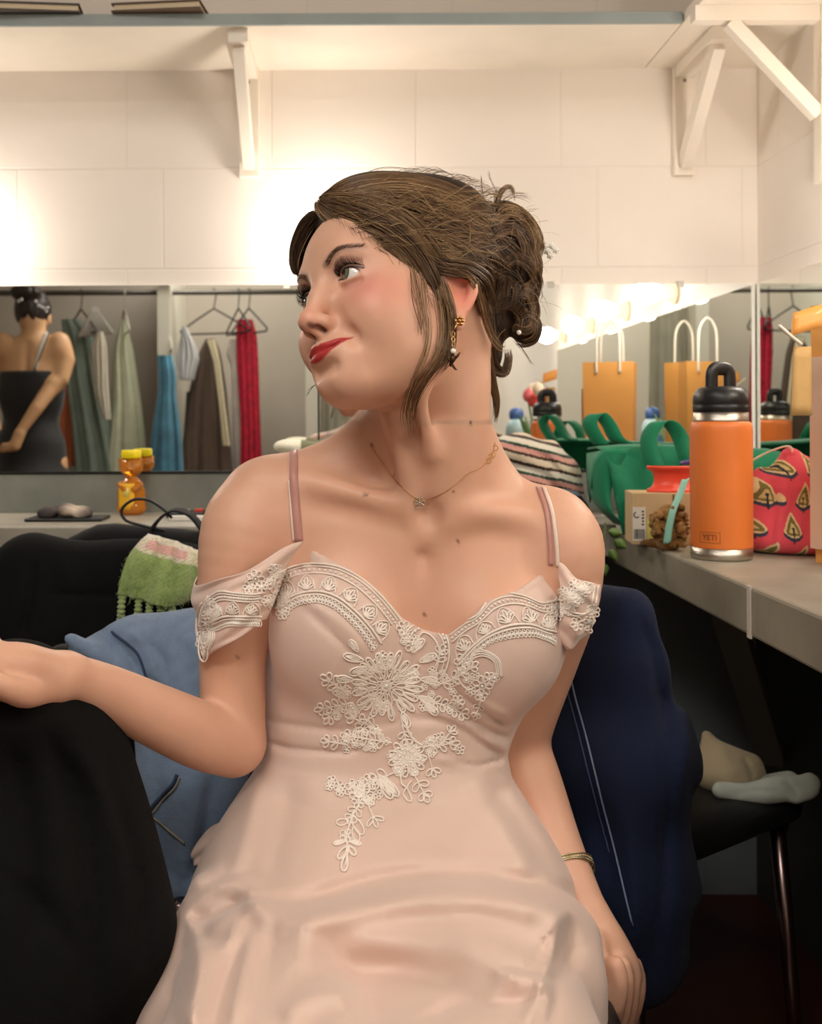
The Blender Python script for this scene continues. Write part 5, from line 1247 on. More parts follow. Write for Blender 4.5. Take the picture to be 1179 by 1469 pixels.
def pouch():
    b = Shape(); Y = 1.50
    b.ell((.655, 1.53, ZCT+.048), (.078, .066, .060), k=.0); b.ell((.655, 1.53, ZCT+.020), (.085, .068, .028), k=.03)
    b.cone(w(1092, 700, Y+.02), w(1090, 674, Y+.02), .018, .008, k=.03); b.cone(w(1135, 700, Y), w(1132, 656, Y), .030, .010, k=.03); b.cone(w(1150, 690, Y), w(1170, 720, Y), .03, .02, k=.03)
    b.fn(lambda x, y, z: ZCT+.001-z, (.5, 1.4, .6), (.8, 1.7, .79), k=.006, op='&')
    fold(b, [(1108, 690), (1112, 740), (1100, 795)], 6, .004, 1.3, 1.7); fold(b, [(1130, 670), (1128, 720), (1110, 770)], 8, -.003, 1.3, 1.7); fold(b, [(1150, 700), (1158, 750), (1150, 795)], 8, .003, 1.3, 1.7)
    b.ell(w(1104, 664, Y+.028), (.036, .018, .016), k=.006, op='-')
    V, Q = b.mesh((.55, 1.44, ZCT-.002), (.76, 1.62, .93), .0013); V = relax(V, Q, 1)
    U = V[:, 0]*.9+V[:, 1]*.35; Wz = V[:, 2]+.10*V[:, 0]; sx, sz = .029, .044
    r_ = np.floor(Wz/sz); u = (U/sx+.5*(r_ % 2)) % 1-.5; v = (Wz/sz) % 1-.5; u *= sx*900; v *= sz*580
    C = np.tile(S((222, 84, 98)), (len(V), 1))
    def ink(mask, c): C[mask] = S(c)
    hw = np.where(v > -3, 8.0*np.clip((13-v)/16, 0, 1)**.8, 8.0*np.sqrt(np.clip(1-((v+3)/8.0)**2, 0, 1))); hw2 = hw-1.8; hw3 = hw-4.2
    ink(np.abs(u) < hw, (226, 206, 156)); ink((np.abs(u) < hw2) & (v > -6), (120, 112, 60)); ink((np.abs(u) < hw3) & (v > -4) & (v < 4), (206, 190, 130)); ink(np.sqrt(u*u+(v+.5)**2) < 1.3, (60, 56, 40))
    ink((np.abs(v+9.5-.06*u*u) < 1.5) & (np.abs(u) < 8.5), (58, 66, 86)); ink((np.abs(u) < .7) & (v < 0) & (v > -14), (48, 54, 60))
    lin = (np.linalg.norm((V-np.array(w(1104, 662, Y+.028)))/np.array([.038, .021, .018]), axis=1) < 1.06); C[lin] = S((226, 206, 186))
    o = raw_mesh('floral_pouch', V, Q, cloth_mat('block_print', (210, 60, 76), True, bump=(600, .4)), col=C); tag(o, 'red block-printed cotton pouch with leaf motifs right of the orange bottle', 'pouch')
    m = MB(); m.tube(spline([w(1077, 664, Y+.035), w(1100, 652, Y+.02), w(1128, 643, Y-.005), w(1136, 650, Y-.01), w(1128, 668, Y-.01)], 30), .0016, 6); m.build('piping', mat('cream_piping', (232, 212, 190), rough=.7), o)
pouch()
def gift_bag():
    cx, cy, z = .700, 1.385, ZCT; a = .35; hx, hy, H = .060, .045, .345; M = Matrix.Translation((cx, cy, z)) @ Matrix.Rotation(a, 4, 'Z')
    r = empty('paper_gift_bag', (cx, cy, z), 'kraft orange paper gift bag with white rope handles at the right edge', 'gift bag'); mk_ = mat('orange_kraft', (224, 160, 84), rough=.55, noise=(10, .06))
    g = []; n = 10
    for i in range(n+1):
        t = i/n; zz = H*t; fx = hx*(1+.10*t); fy = hy*(1+.05*t); ins = .012*t
        g.append([M @ Vector(p) for p in ((-fx, -fy, zz), (0, -fy, zz), (fx, -fy, zz), (fx-ins, 0, zz), (fx, fy, zz), (0, fy, zz), (-fx, fy, zz), (-fx+ins, 0, zz), (-fx, -fy, zz))])
    MB().sheet(g, .0012).build('paper_body', mk_, r, smooth=False)
    MB().box((-hx, -hy, 0), (hx, hy, .002), M).build('bottom', mk_, r, smooth=False)
    wm = mat('white_rope', (238, 232, 220), rough=.6, bump=(700, .8))
    for s in (-1, 1):
        P = [M @ Vector((q[0], s*hy*1.08, q[1])) for q in spline([(-.030, H-.03), (-.030, H+.02), (-.026, H+.085), (0, H+.115), (.026, H+.085), (.030, H+.02), (.030, H-.03)], 36)]
        MB().tube(P, .0034, 8).build('handle', wm, r)
    MB().box((-hx*1.05, -hy-.0065, .02), (hx*1.0, -hy-.006, H*.80), M).box((-hx*1.1-.004, -hy, .02), (-hx*1.1-.003, hy, H*.80), M).build('clear_sleeve', mat('clear_film', (240, 208, 184), rough=.2, trans=.1, alpha=.8), r, smooth=False)
    t = empty('gift_tag', w(1152, 600, 1.30), 'plain brown paper tag hanging from the gift bag', 'tag')
    g = [[w(1139+i*6.2-(.8*j if i == 0 else 0), 500+j*16.5, 1.285+.002*i) for i in range(5)] for j in range(7)]
    MB().sheet(g, .0012).build('card', mat('brown_tag', (186, 148, 92), rough=.7, noise=(40, .08)), t)
    MB().tube(spline([w(1118, 470, 1.27), w(1134, 484, 1.275), w(1150, 497, 1.28)], 10), .0022, 6).build('cord', mat('clear_tie', (226, 216, 200), rough=.2), t)
    g = [[w(1136+i*10+(2-j)*1.0, 452-i*3.0+j*11, 1.275-.001*i) for i in range(6)] for j in range(4)]
    o = MB().sheet(g, .0008).build('bag_flap', mat('orange_flap', (240, 166, 84), rough=.35, coat=.4), r)
gift_bag()
def tulips():
    x, y, z = .60, .89, ZCT; r = empty('tulip_bouquet', (x, y, z), 'bunch of red and pink tulips in clear wrap, seen in the mirror', 'flowers'); rs = random.Random(4)
    MB().lathe([(.020, 0), (.024, .002), (.030, .10), (.048, .19)], (x, y, z), 24).build('wrap', mat('cellophane', (236, 240, 236), rough=.1, trans=.8, alpha=.35), r)
    for k in range(7):
        a = k*.9; d = .012+.022*(k % 3)/2; tx, ty, tz = x+d*1.5*math.cos(a), y+d*1.5*math.sin(a), z+.235+.018*(k % 3)
        MB().tube(spline([(x+d*.3*math.cos(a), y+d*.3*math.sin(a), z+.01), (x+d*.7*math.cos(a), y+d*.7*math.sin(a), z+.14), (tx, ty, tz)], 10), .0032, 6).build('stem', mat('stem_green', (96, 140, 70)), r)
        c = ((206, 62, 60), (224, 110, 116), (232, 214, 190))[k % 3]
        MB().lathe([(.004, -.004), (.014, .002), (.018, .014), (.016, .028), (.009, .038), (.0, .040)], (tx, ty, tz), 14).build('bloom', mat('tulip_petal', c, rough=.5), r)
        P = spline([(x, y, z+.05), (x+d*2*math.cos(a+.5), y+d*2*math.sin(a+.5), z+.15), (x+d*3.0*math.cos(a+.6), y+d*3.0*math.sin(a+.6), z+.21)], 12); wv = np.sin(np.linspace(.2, 3.1, 12))[:, None]*.011
        n = np.array([-math.sin(a+.5), math.cos(a+.5), 0]); MB().sheet(np.stack([P-n*wv, P, P+n*wv], 1), .0008).build('leaf', mat('tulip_leaf', (110, 150, 90)), r)
tulips()
def blue_bottle():
    x, y, z = .58, .57, ZCT; r = empty('water_bottle', (x, y, z), 'light blue water bottle with flip lid, seen only in the mirror', 'bottle')
    MB().lathe([(0, 0), (.036, 0), (.038, .003), (.038, .135), (.036, .14)], (x, y, z), 40).build('body', mat('blue_tritan', (90, 140, 184), rough=.25), r)
    MB().lathe([(.036, .14), (.0375, .142), (.0375, .165), (.030, .185), (.020, .195)], (x, y, z), 40).build('shoulder', mat('pale_blue', (176, 206, 214), rough=.3), r)
    MB().lathe([(.020, .195), (.024, .197), (.026, .215), (.020, .232), (.0, .236)], (x, y, z), 30, sy=.7).build('lid', mat('lid_blue', (70, 100, 160), rough=.3), r)
    MB().sphere((x, y-.034, z+.075), (.018, .006, .018), 14).build('emblem', mat('emblem_pale', (170, 200, 220)), r)
blue_bottle()
def sprig():
    r = empty('ivy_sprig', w(868, 812, 1.50), 'green leafy sprig hanging below the worktop edge beside her arm', 'plant'); rs = random.Random(6)
    MB().tube(spline([w(868, 752, 1.60), w(866, 775, 1.58), w(860, 800, 1.56), w(866, 822, 1.56)], 14), .0016, 6).build('stem', mat('sprig_stem', (70, 80, 40)), r)
    lm = mat('ivy_leaf', (96, 128, 62), rough=.5, noise=(40, .2))
    for (px, py, a, L) in ((872, 764, .2, 20), (880, 776, .6, 22), (864, 782, 2.4, 16), (874, 790, 1.0, 20), (862, 800, 1.9, 18), (858, 776, 3.0, 12), (866, 810, 1.5, 18)):
        t = np.linspace(0, 1, 9); wd = np.sin(t**.8*math.pi)*L*.34; g = []
        for k in range(9):
            cx, cy = px+math.cos(a)*L*t[k], py+math.sin(a)*L*t[k]; g.append([w(cx-math.sin(a)*wd[k]*u, cy+math.cos(a)*wd[k]*u, 1.555+.006*abs(u)) for u in (-1, -.5, 0, .5, 1)])
        MB().sheet(g, .0006).build('leaf', lm, r)
sprig()
def mirror_pile():
    b = Shape()
    for px, py, rx, rz in ((415, 640, .030, .014), (455, 650, .05, .022), (500, 640, .05, .028), (540, 650, .05, .02), (470, 690, .12, .05)): b.ell(w(px, py, 1.97), (rx, .045, rz), k=.02)
    b.fn(lambda x, y, z: ZCL+.001-z, (-.4, 1.7, .6), (.3, 2.2, .80), k=.004, op='&')
    V, Q = b.mesh((-.26, 1.90, ZCL-.003), (.14, 2.06, .93), .003); C = np.tile(S((112, 112, 84)), (len(V), 1)); px = PXY(V[:, 0], V[:, 1], V[:, 2])
    C[(px[0] < 432) & (px[1] > 618)] = S((232, 228, 208)); t = noise3(V, 90, 2); C[(px[0] > 455) & (t > .15)] = S((96, 82, 98)); C[(px[0] > 505) & (t < -.2)] = S((170, 150, 140))
    tag(raw_mesh('scarf_pile', V, Q, cloth_mat('mixed_wool', (120, 116, 96), True), col=C), 'low pile of olive, white and purple knits behind her right shoulder', 'scarves')
mirror_pile()
# ---------------------------------------------------------------- the clothes recess and the second woman, seen in the mirror
YG = -1.30
def gx(px, Y=YG): return (px-CX)*(2*YB-Y)/F_PX                  # seen in the mirror at this photo column
def gz(py, Y=YG): return ZE-(py-CY)*(2*YB-Y)/F_PX
MPOST = mat('closet_post_paint', (206, 202, 188), rough=.5)
struct('trim_5', MB().box((gx(232), YG+.10, 0), (gx(249), YR, 1.80)), MPOST)
struct('trim_6', MB().box((gx(440), YG+.12, 0), (gx(458), YR, 2.2)), MPOST)
struct('trim_7', MB().box((XL, YG+.10, gz(410)), (gx(458), YG+.12, gz(408)+.05)), MPOST)
struct('trim_8', MB().box((gx(458), YR, 0), (XR, YR+.02, ZC)), mat('rear_right_paint', (222, 216, 204), rough=.6, noise=(4, .04)))
o = MB().tube([(XL, YG, gz(419)), (gx(440), YG, gz(419))], .014, 14).build('hanging_rail', mat('rail_steel', (96, 92, 86), rough=.4, metal=.7)); tag(o, 'dark metal hanging rail across the clothes recess in the mirror', 'rail')
ZR = gz(419)
def hanger(px, ang, color, label, wide=.40, drop=.0, group=None):
    x = gx(px); r = empty('clothes_hanger', (x, YG, ZR), label, 'hanger', group); m = mat('hanger_plastic', color, rough=.4); ca, sa = math.cos(ang), math.sin(ang)
    hk = [(0, 0, ZR+.016-drop*0), (ca*.016, sa*.016, ZR+.012), (ca*.018, sa*.018, ZR-.010), (0, 0, ZR-.035), (0, 0, ZR-.085-drop)]
    hk = [(x+ca*-.016, YG+sa*-.016, ZR+.002), (x, YG, ZR+.018), (x+ca*.016, YG+sa*.016, ZR+.002), (x+ca*.010, YG+sa*.010, ZR-.03), (x, YG, ZR-.085-drop)]
    MB().tube(spline(hk, 20), .0032, 6).build('hook', m, r)
    z0 = ZR-.085-drop; h = wide/2
    tri = [(0, z0), (h*.5, z0-.055), (h, z0-.115), (h*.96, z0-.130), (0, z0-.132), (-h*.96, z0-.130), (-h, z0-.115), (-h*.5, z0-.055)]
    MB().tube([(x+ca*u, YG+sa*u, zz) for u, zz in tri], .0048, 8, closed=True).build('shoulder_bar', m, r)
    return r
def garment(name, label, cat, rows, color, m=None, folds=7, amp=.010, thick=.045, seed=0, hollow=False, group=None, vfun=None, dY=0):
    """rows of (photo row, left, right) as seen in the mirror; a closed flattened tube of cloth with vertical folds"""
    R = np.array(rows, float); ys = np.linspace(R[0, 0], R[-1, 0], 44); rs = np.random.RandomState(seed); ph = rs.rand(3)*6
    L = np.interp(ys, R[:, 0], R[:, 1]); Rr = np.interp(ys, R[:, 0], R[:, 2])
    for _ in range(2): L[1:-1] = (L[:-2]+2*L[1:-1]+L[2:])/4; Rr[1:-1] = (Rr[:-2]+2*Rr[1:-1]+Rr[2:])/4
    n = 72; G = []
    for y, a, b in zip(ys, L, Rr):
        t = (y-ys[0])/(ys[-1]-ys[0]); cx = gx((a+b)/2); hw = (gx(b)-gx(a))/2; row = []
        for k in range(n):
            q = 2*math.pi*k/n; rr = 1+0*t; c = math.cos(q); s = math.sin(q); f = amp*(.35+.65*t)*(math.sin(c*folds+ph[0]+1.2*t)+.5*math.sin(c*folds*2.1+ph[1]-t*2))
            row.append((cx+hw*math.copysign(abs(c)**.9, c), YG+dY+(thick*(.6+.5*t)*s+f*(1 if s > 0 else -1)), gz(y)))
        G.append(row)
    G = np.array(G); Gc = np.concatenate([G, G[:, :1]], 1)
    o = MB().sheet(Gc).build(name, m or mat(name+'_cloth', color, rough=.75, sheen=.2, noise=(14, .10), bump=(300, .3)), None)
    return tag(o, label, cat, group)
garment('evening_dress', 'orange dress hanging behind the standing woman in the mirror', 'dress', [(470, 84, 96), (520, 78, 98), (600, 76, 101), (668, 74, 104)], (216, 124, 82), seed=1, dY=-.14, amp=.006)
garment('evening_dress', 'grey-green draped gown hanging in the mirror beside the orange dress', 'dress', [(457, 90, 116), (480, 92, 138), (540, 96, 148), (600, 104, 160), (650, 108, 172), (740, 112, 186)], (116, 130, 118), seed=2, folds=9, amp=.012)
garment('blouse', 'cream lace blouse hanging between the grey-green gown and pale dress', 'blouse', [(478, 150, 158), (500, 141, 163), (560, 145, 165), (600, 158, 168)], (186, 178, 160), seed=3, folds=11, dY=.13, amp=.006, thick=.03)
garment('evening_dress', 'long pale mint dress left of the closet post in the mirror', 'dress', [(458, 176, 182), (500, 164, 192), (580, 162, 204), (660, 152, 212), (740, 150, 218)], (196, 200, 172), seed=4, folds=8, dY=-.0)
garment('evening_dress', 'blue and green satin dress hanging by the closet post', 'dress', [(512, 235, 256), (545, 236, 262), (560, 236, 260), (620, 226, 268), (700, 220, 272), (780, 216, 276)], (70, 126, 146), mat('teal_satin', (66, 124, 150), rough=.3, sheen=.3, noise=(9, .35)), seed=5, folds=6, dY=.16)
garment('ruffled_top', 'light grey ruffled top hanging right of the blue satin dress', 'blouse', [(470, 266, 272), (495, 262, 284), (515, 258, 290), (545, 262, 282)], (176, 176, 176), seed=6, folds=14, amp=.012, dY=.08)
garment('jacket', 'brown velvet jacket hanging in the middle of the mirror', 'jacket', [(486, 296, 310), (505, 286, 318), (560, 272, 326), (640, 262, 332), (760, 258, 340)], (84, 66, 52), seed=7, folds=9, amp=.014)
garment('shirt', 'long white shirt hanging between brown jacket and red dress', 'shirt', [(484, 326, 344), (510, 320, 348), (516, 328, 346), (600, 330, 350), (690, 332, 352)], (206, 198, 188), seed=8, dY=-.13)
garment('lace_dress', 'crimson lace dress on a black hanger near the woman\'s nose', 'dress', [(459, 342, 364), (480, 340, 370), (520, 341, 372), (600, 346, 374), (660, 346, 376), (760, 344, 378)], (178, 18, 48), mat('red_lace', (178, 16, 48), rough=.6, noise=(40, .45), bump=(90, 1.0)), seed=9, folds=12, dY=.02)
garment('dark_coat', 'dark coat hanging between the brown jacket and its cream trim', 'coat', [(560, 262, 272), (620, 258, 288), (760, 256, 296)], (32, 30, 30), seed=12, dY=-.15)
garment('cream_scarf', 'long cream scarf hanging over the brown jacket\'s shoulder', 'scarf', [(488, 300, 312), (520, 310, 319), (580, 317, 326), (638, 322, 333)], (196, 184, 152), seed=10, folds=3, dY=.075, thick=.012, amp=.003)
garment('curtain', 'grey olive curtain of clothes hanging behind her head', 'curtain', [(425, 462, 512), (600, 460, 515), (800, 460, 515)], (150, 146, 128), seed=11, folds=14, amp=.02)
hanger(308, .35, (34, 34, 34), 'empty black plastic hanger above the brown jacket', .40)
hanger(343, 1.1, (34, 34, 34), 'black hanger holding the crimson dress, hook left of its neighbour', .36)
hanger(358, .9, (34, 34, 34), 'black plastic hanger tilted beside the crimson lace dress', .34)
hanger(118, .8, (60, 56, 52), 'dark hanger hook above the grey-green gown', .30)
hanger(243, 1.3, (190, 184, 170), 'clear hanger holding the blue satin dress', .30, .10)
hanger(180, 1.2, (190, 184, 170), 'pale hanger holding the long mint dress', .30)
# paper shoulder cover
P = [gx(115), gx(172)]; zt = gz(441); zb = gz(484)
o = MB().sheet([[(gx(142+(a-.5)*8), YG+.06, zt), (gx(142+(a-.5)*14), YG+.065, zt-.03), (gx(116+a*55), YG+.08, zb+.02*a), (gx(116+a*52), YG+.075, zb-.004+.02*a)] for a in np.linspace(0, 1, 12)], .002).build('hanger_cover', mat('white_cover', (176, 172, 164), rough=.6))
tag(o, 'white paper shoulder cover over the grey-green gown', 'cover')

def mirror_woman():
    YW = -.74; D = 2*YB-YW
    def q(px, py, dy=0): return ((px+9-CX)*D/F_PX, YW+dy, ZE-(py-6-CY)*D/F_PX)       # dy>0: towards the mirror, the side seen
    r = empty('person', (q(40, 600)[0], YW, 0), 'woman in a black backless dress seen from behind in the mirror', 'person')
    b = Shape(); hc = q(38, 452, -.02)
    b.ell(hc, (.072, .092, .108), k=.01); b.chain([q(42, 470), q(42, 492)], [.052, .056], k=.02)
    b.ell((hc[0]+.076, hc[1]-.01, hc[2]-.03), (.010, .02, .030), k=.004)
    b.cone(q(8, 508), q(74, 508), .058, .058, k=.05); b.ell(q(38, 560), (.150, .095, .24), k=.04); b.ell(q(36, 660), (.15, .11, .18), k=.06)
    b.cone(q(38, 500, .075), q(38, 590, .09), .004, k=.03, op='-')
    b.chain([q(78, 496), q(86, 520), q(82, 548, .03), q(74, 556, .05)], [.050, .046, .040, .036], k=.03); b.chain([q(74, 556, .05), q(56, 590, .12), q(36, 624, .16)], [.037, .032, .022], k=.01)
    b.chain([q(36, 626, .16), q(30, 642, .17), q(18, 646, .17)], [.026, .027, .018], k=.012)
    for k in range(4): b.chain([q(26-k*1.5, 640+k*2.5, .185), q(15, 640+k*3, .18), q(9+k, 645+k*2, .165)], [.0095, .009, .0075], k=.004)
    b.chain([q(-2, 496), q(-18, 520), q(-22, 556, .03)], [.050, .044, .036], k=.03); b.chain([q(-22, 558, .03), q(-12, 590, .11), q(2, 612, .15)], [.036, .030, .022], k=.01); b.chain([q(2, 614, .16), q(8, 618, .165)], [.024, .014], k=.01)
    for s in (-1, 1): b.chain([(r.location.x+s*.08, YW, .75), (r.location.x+s*.09, YW, .42), (r.location.x+s*.09, YW+.01, .08)], [.08, .055, .035], k=.02); b.cone((r.location.x+s*.09, YW+.01, .035), (r.location.x+s*.09, YW-.15, .03), .033, .026, k=.02)
    V, Q = b.mesh((-1.95, YW-.25, .005), (-1.15, YW+.30, 1.66), .007); V = relax(V, Q, 2)
    m = mat('skin_olive', (206, 160, 118), rough=.5, sss=.1); raw_mesh('body', V, Q, m, r)
    d = Shape(); d.ell(q(38, 560), (.157, .102, .24), k=.0); d.ell(q(36, 650), (.165, .125, .17), k=.06); d.cone((r.location.x, YW, .60), (r.location.x, YW, .15), .19, .27, k=.08)
    zt = q(0, 537)[2]; d.fn(lambda x, y, z: z-zt-.15*np.maximum(0, -(y-YW)), (-2.1, -1.2, .9), (-1, -.3, 1.5), k=.003, op='&'); d.fn(lambda x, y, z: .10-z, (-2.1, -1.4, -.1), (-1, -.3, .25), k=.01, op='&')
    V, Q = d.mesh((-2.0, YW-.36, .08), (-1.1, YW+.36, 1.32), .009); V = relax(V, Q, 2); dr = raw_mesh('dress', V, Q, mat('black_jersey', (20, 20, 22), rough=.7, sheen=.2), r)
    MB().tube(spline([q(62, 482, .03), q(58, 505, .075), q(52, 537, .104)], 12), .010, 8, flat=.25).build('shoulder_strap', mat('white_strap', (224, 220, 212)), dr)
    MB().tube(spline([q(66, 482, .03), q(62, 505, .078), q(52, 537, .107)], 12), .003, 6).build('shoulder_strap', mat('black_strap', (20, 20, 22)), dr)
    h = Shape(); h.ell((hc[0], hc[1]-.005, hc[2]+.012), (.083, .102, .108), k=.01); h.ell(q(34, 426, .05), (.07, .055, .04), k=.02)
    h.fn(lambda x, y, z: (hc[2]-.055)-z+0*x, (-2, -1.2, 1), (-1, -.4, 1.7), k=.004, op='&')
    V, Q = h.mesh((-1.95, YW-.2, 1.25), (-1.15, YW+.2, 1.66), .006); V = relax(V, Q, 1); n = noise3(V*np.array([1, 1, .3]), 160); V = V+np.stack([n*.003, n*.004, n*0], 1)
    raw_mesh('hair', V, Q, mat('dark_hair', (40, 28, 24), rough=.45, bump=(120, 1.0, (1, 1, .2))), r)
    p = MB()
    for (a, c) in ((30, 440), (34, 438), (52, 440), (56, 446), (60, 448), (64, 450), (67, 454), (69, 449)): p.sphere(q(a, c, .105 if a < 50 else .085), .0075, 8)
    p.build('hair_pins', mat('pin_silver', (220, 220, 220), rough=.3), r)
mirror_woman()
# ---------------------------------------------------------------- chairs and the clothes on them
CHROME = mat('chrome', (132, 112, 108), rough=.25, metal=1.0); VINYL = mat('black_vinyl', (22, 22, 23), rough=.42, bump=(400, .25))
def chair(loc, rz, label, back_h=.80, seat=(.44, .42), seat_z=.44, back_w=None, leg_out=-.03):
    r = empty('chair', loc, label, 'chair', None, rz); M = Matrix.Translation(loc) @ Matrix.Rotation(rz, 4, 'Z'); hx, hy = seat[0]/2, seat[1]/2
    def part(mb, name, m, par=r, **k):                # built in the chair's own frame
        V = np.concatenate(mb.v); me = bpy.data.meshes.new(name); me.from_pydata(V.tolist(), [], mb.f); me.materials.append(m)
        me.polygons.foreach_set('use_smooth', [True]*len(me.polygons)); o = bpy.data.objects.new(name, me); COL.objects.link(o); o.parent = par
        return o
    b = Shape(); b.fn(lambda x, y, z: np.maximum(np.maximum(np.abs(x)-hx+.03, np.abs(y)-hy+.03), np.abs(z-seat_z+.025+.05*(x*x+y*y))-.004) * 1.0, (-.4, -.4, .3), (.4, .4, .6), k=0)
    def rb(x, y, z):
        qx = np.maximum(np.abs(x)-hx+.05, 0); qy = np.maximum(np.abs(y)-hy+.05, 0); qz = np.maximum(np.abs(z-seat_z+.022)-.004, 0)
        return np.sqrt(qx*qx+qy*qy+(qz*2.4)**2)-.05
    b = Shape(); b.fn(rb, (-.4, -.4, seat_z-.10), (.4, .4, seat_z+.06), k=0); V, Q = b.mesh((-hx-.02, -hy-.02, seat_z-.07), (hx+.02, hy+.02, seat_z+.03), .006)
    part(MB().add(V, Q.tolist()), 'seat', VINYL)
    bw = back_w or hx
    def bk(x, y, z):
        yy = y-hy+.02-.25*(z-.6)-.35*x*x*-1
        qx = np.maximum(np.abs(x)-bw+.07, 0); qz = np.maximum(np.abs(z-(back_h-.15))-.10, 0); return np.sqrt(qx*qx+qz*qz+(np.maximum(np.abs(yy)-.003, 0)*2.6)**2)-.05
    b = Shape(); b.fn(bk, (-.4, 0, .4), (.4, .5, 1.0), k=0); V, Q = b.mesh((-hx-.02, hy-.15, back_h-.32), (hx+.02, hy+.14, back_h+.02), .006); part(MB().add(V, Q.tolist()), 'backrest', VINYL)
    for sx in (-1, 1):
        for sy in (-1, 1):
            x0, y0 = sx*(hx+leg_out), sy*(hy-.05)
            part(MB().tube([(x0, y0, seat_z-(.05 if leg_out < 0 else .0)), (x0+sx*.015, y0+sy*.03, .012)], .011, 12), 'leg', CHROME)
            part(MB().lathe([(.013, 0), (.015, .003), (.013, .02)], (x0+sx*.015, y0+sy*.03, 0), 14), 'glide', BLACKP)
        part(MB().tube(spline([(sx*(hx-.02), hy-.10, seat_z-.05), (sx*(hx-.01), hy-.01, seat_z), (sx*(bw-.02), hy+.03, back_h-.10)], 14), .010, 10), 'back_upright', CHROME)
    part(MB().tube([(-hx+.03, -hy+.03, seat_z-.055), (hx-.03, -hy+.03, seat_z-.055)], .009, 10), 'cross_bar', CHROME)
    return r
chair((.035, 1.02, 0), 0.0, 'black padded chair the woman sits on, her hand gripping its seat edge', .70, (.43, .42), .408, back_w=.13, leg_out=.012)
chair((.375, 1.51, 0), math.radians(126), 'chrome-legged chair under the right worktop with navy jacket over its back', .74, (.40, .40), .43)
chair((-.17, 1.53, 0), 3.0, 'black chair behind her elbow, wearing the light denim jacket', .60, (.38, .40), back_w=.13)
chair((-.60, 1.54, 0), .0, 'black chair against the back worktop under the quilted coat', .72, (.38, .40))

def soft(name, label, cat, b, lo, hi, h, color=None, m=None, cols=None, wrk=(60, .004), seed=0, rel=2, parent=None):
    V, Q = b.mesh(lo, hi, h); V = relax(V, Q, rel)
    if wrk: n = noise3(V*np.array([1, 1, .45]), wrk[0], seed); V = V+np.stack([n*wrk[1]*.4, -n*wrk[1], n*0], 1)
    o = raw_mesh(name, V, Q, m or cloth_mat(name+'_cloth', color), parent, col=cols(V) if cols else None)
    if label: tag(o, label, cat)
    return o, V, Q
def seamline(V, Q, pts, r, name, m, parent, off=.0015, fall=None):
    BV = BVHTree.FromPolygons(V.tolist(), Q.tolist()); P = []
    for px, py in spline(pts, 50):
        hp, nn = cast(BV, px, py)
        if hp is not None: P.append(hp+nn*off)
    if len(P) > 3: MB().tube(P, r, 5).build(name, m, parent)
def F_(b, pts, wd, dp, ylo, yhi): fold(b, pts, wd, dp, ylo, yhi)
# navy denim jacket over the right chair
def navy_jacket():
    b = Shape(); Y = 1.42
    A = np.array([.10, 1.50]); N = np.array([.325, 1.215])
    for z, r0, r1 in ((.728, .022, .026), (.66, .045, .044), (.55, .06, .082), (.42, .07, .085), (.33, .075, .060)): b.cone((*A, z), (*N, z), r0, r1, k=.05)
    b.cone((.20, 1.36, .70), (.20, 1.34, .33), .05, .09, k=.06)
    F_(b, [(915, 880), (938, 960), (955, 1080), (950, 1250), (935, 1390)], 9, .007, 1.0, 1.6); F_(b, [(960, 900), (985, 1000), (975, 1140)], 10, -.006, 1.0, 1.6)
    F_(b, [(850, 1100), (870, 1240), (880, 1400)], 16, .007, 1.0, 1.6); F_(b, [(900, 1150), (905, 1280), (900, 1400)], 16, -.008, 1.0, 1.6); F_(b, [(990, 1090), (1000, 1240), (980, 1380)], 12, .008, 1.0, 1.6)
    o, V, Q = soft('denim_jacket', 'dark navy denim jacket hanging over the chair right of the woman', 'jacket', b, (.0, 1.05, .20), (.50, 1.66, .80), .005, m=cloth_mat('navy_denim', (19, 28, 52), sheen=.03, var=.14, bump=(700, .5)), wrk=(45, .004), seed=5)
    seamline(V, Q, [(812, 940), (824, 1000), (840, 1060), (862, 1150), (880, 1220), (905, 1330)], .0011, 'seam_stitching', mat('seam_thread', (110, 124, 150), rough=.8), o)
    seamline(V, Q, [(804, 940), (815, 1000), (831, 1062), (853, 1152), (872, 1224)], .0008, 'seam_stitching', mat('seam_thread_dark', (60, 74, 104), rough=.8), o)
    seamline(V, Q, [(948, 905), (956, 925), (958, 945)], .0009, 'sleeve_stitching', mat('seam_thread_sleeve', (70, 80, 110), rough=.8), o)
navy_jacket()
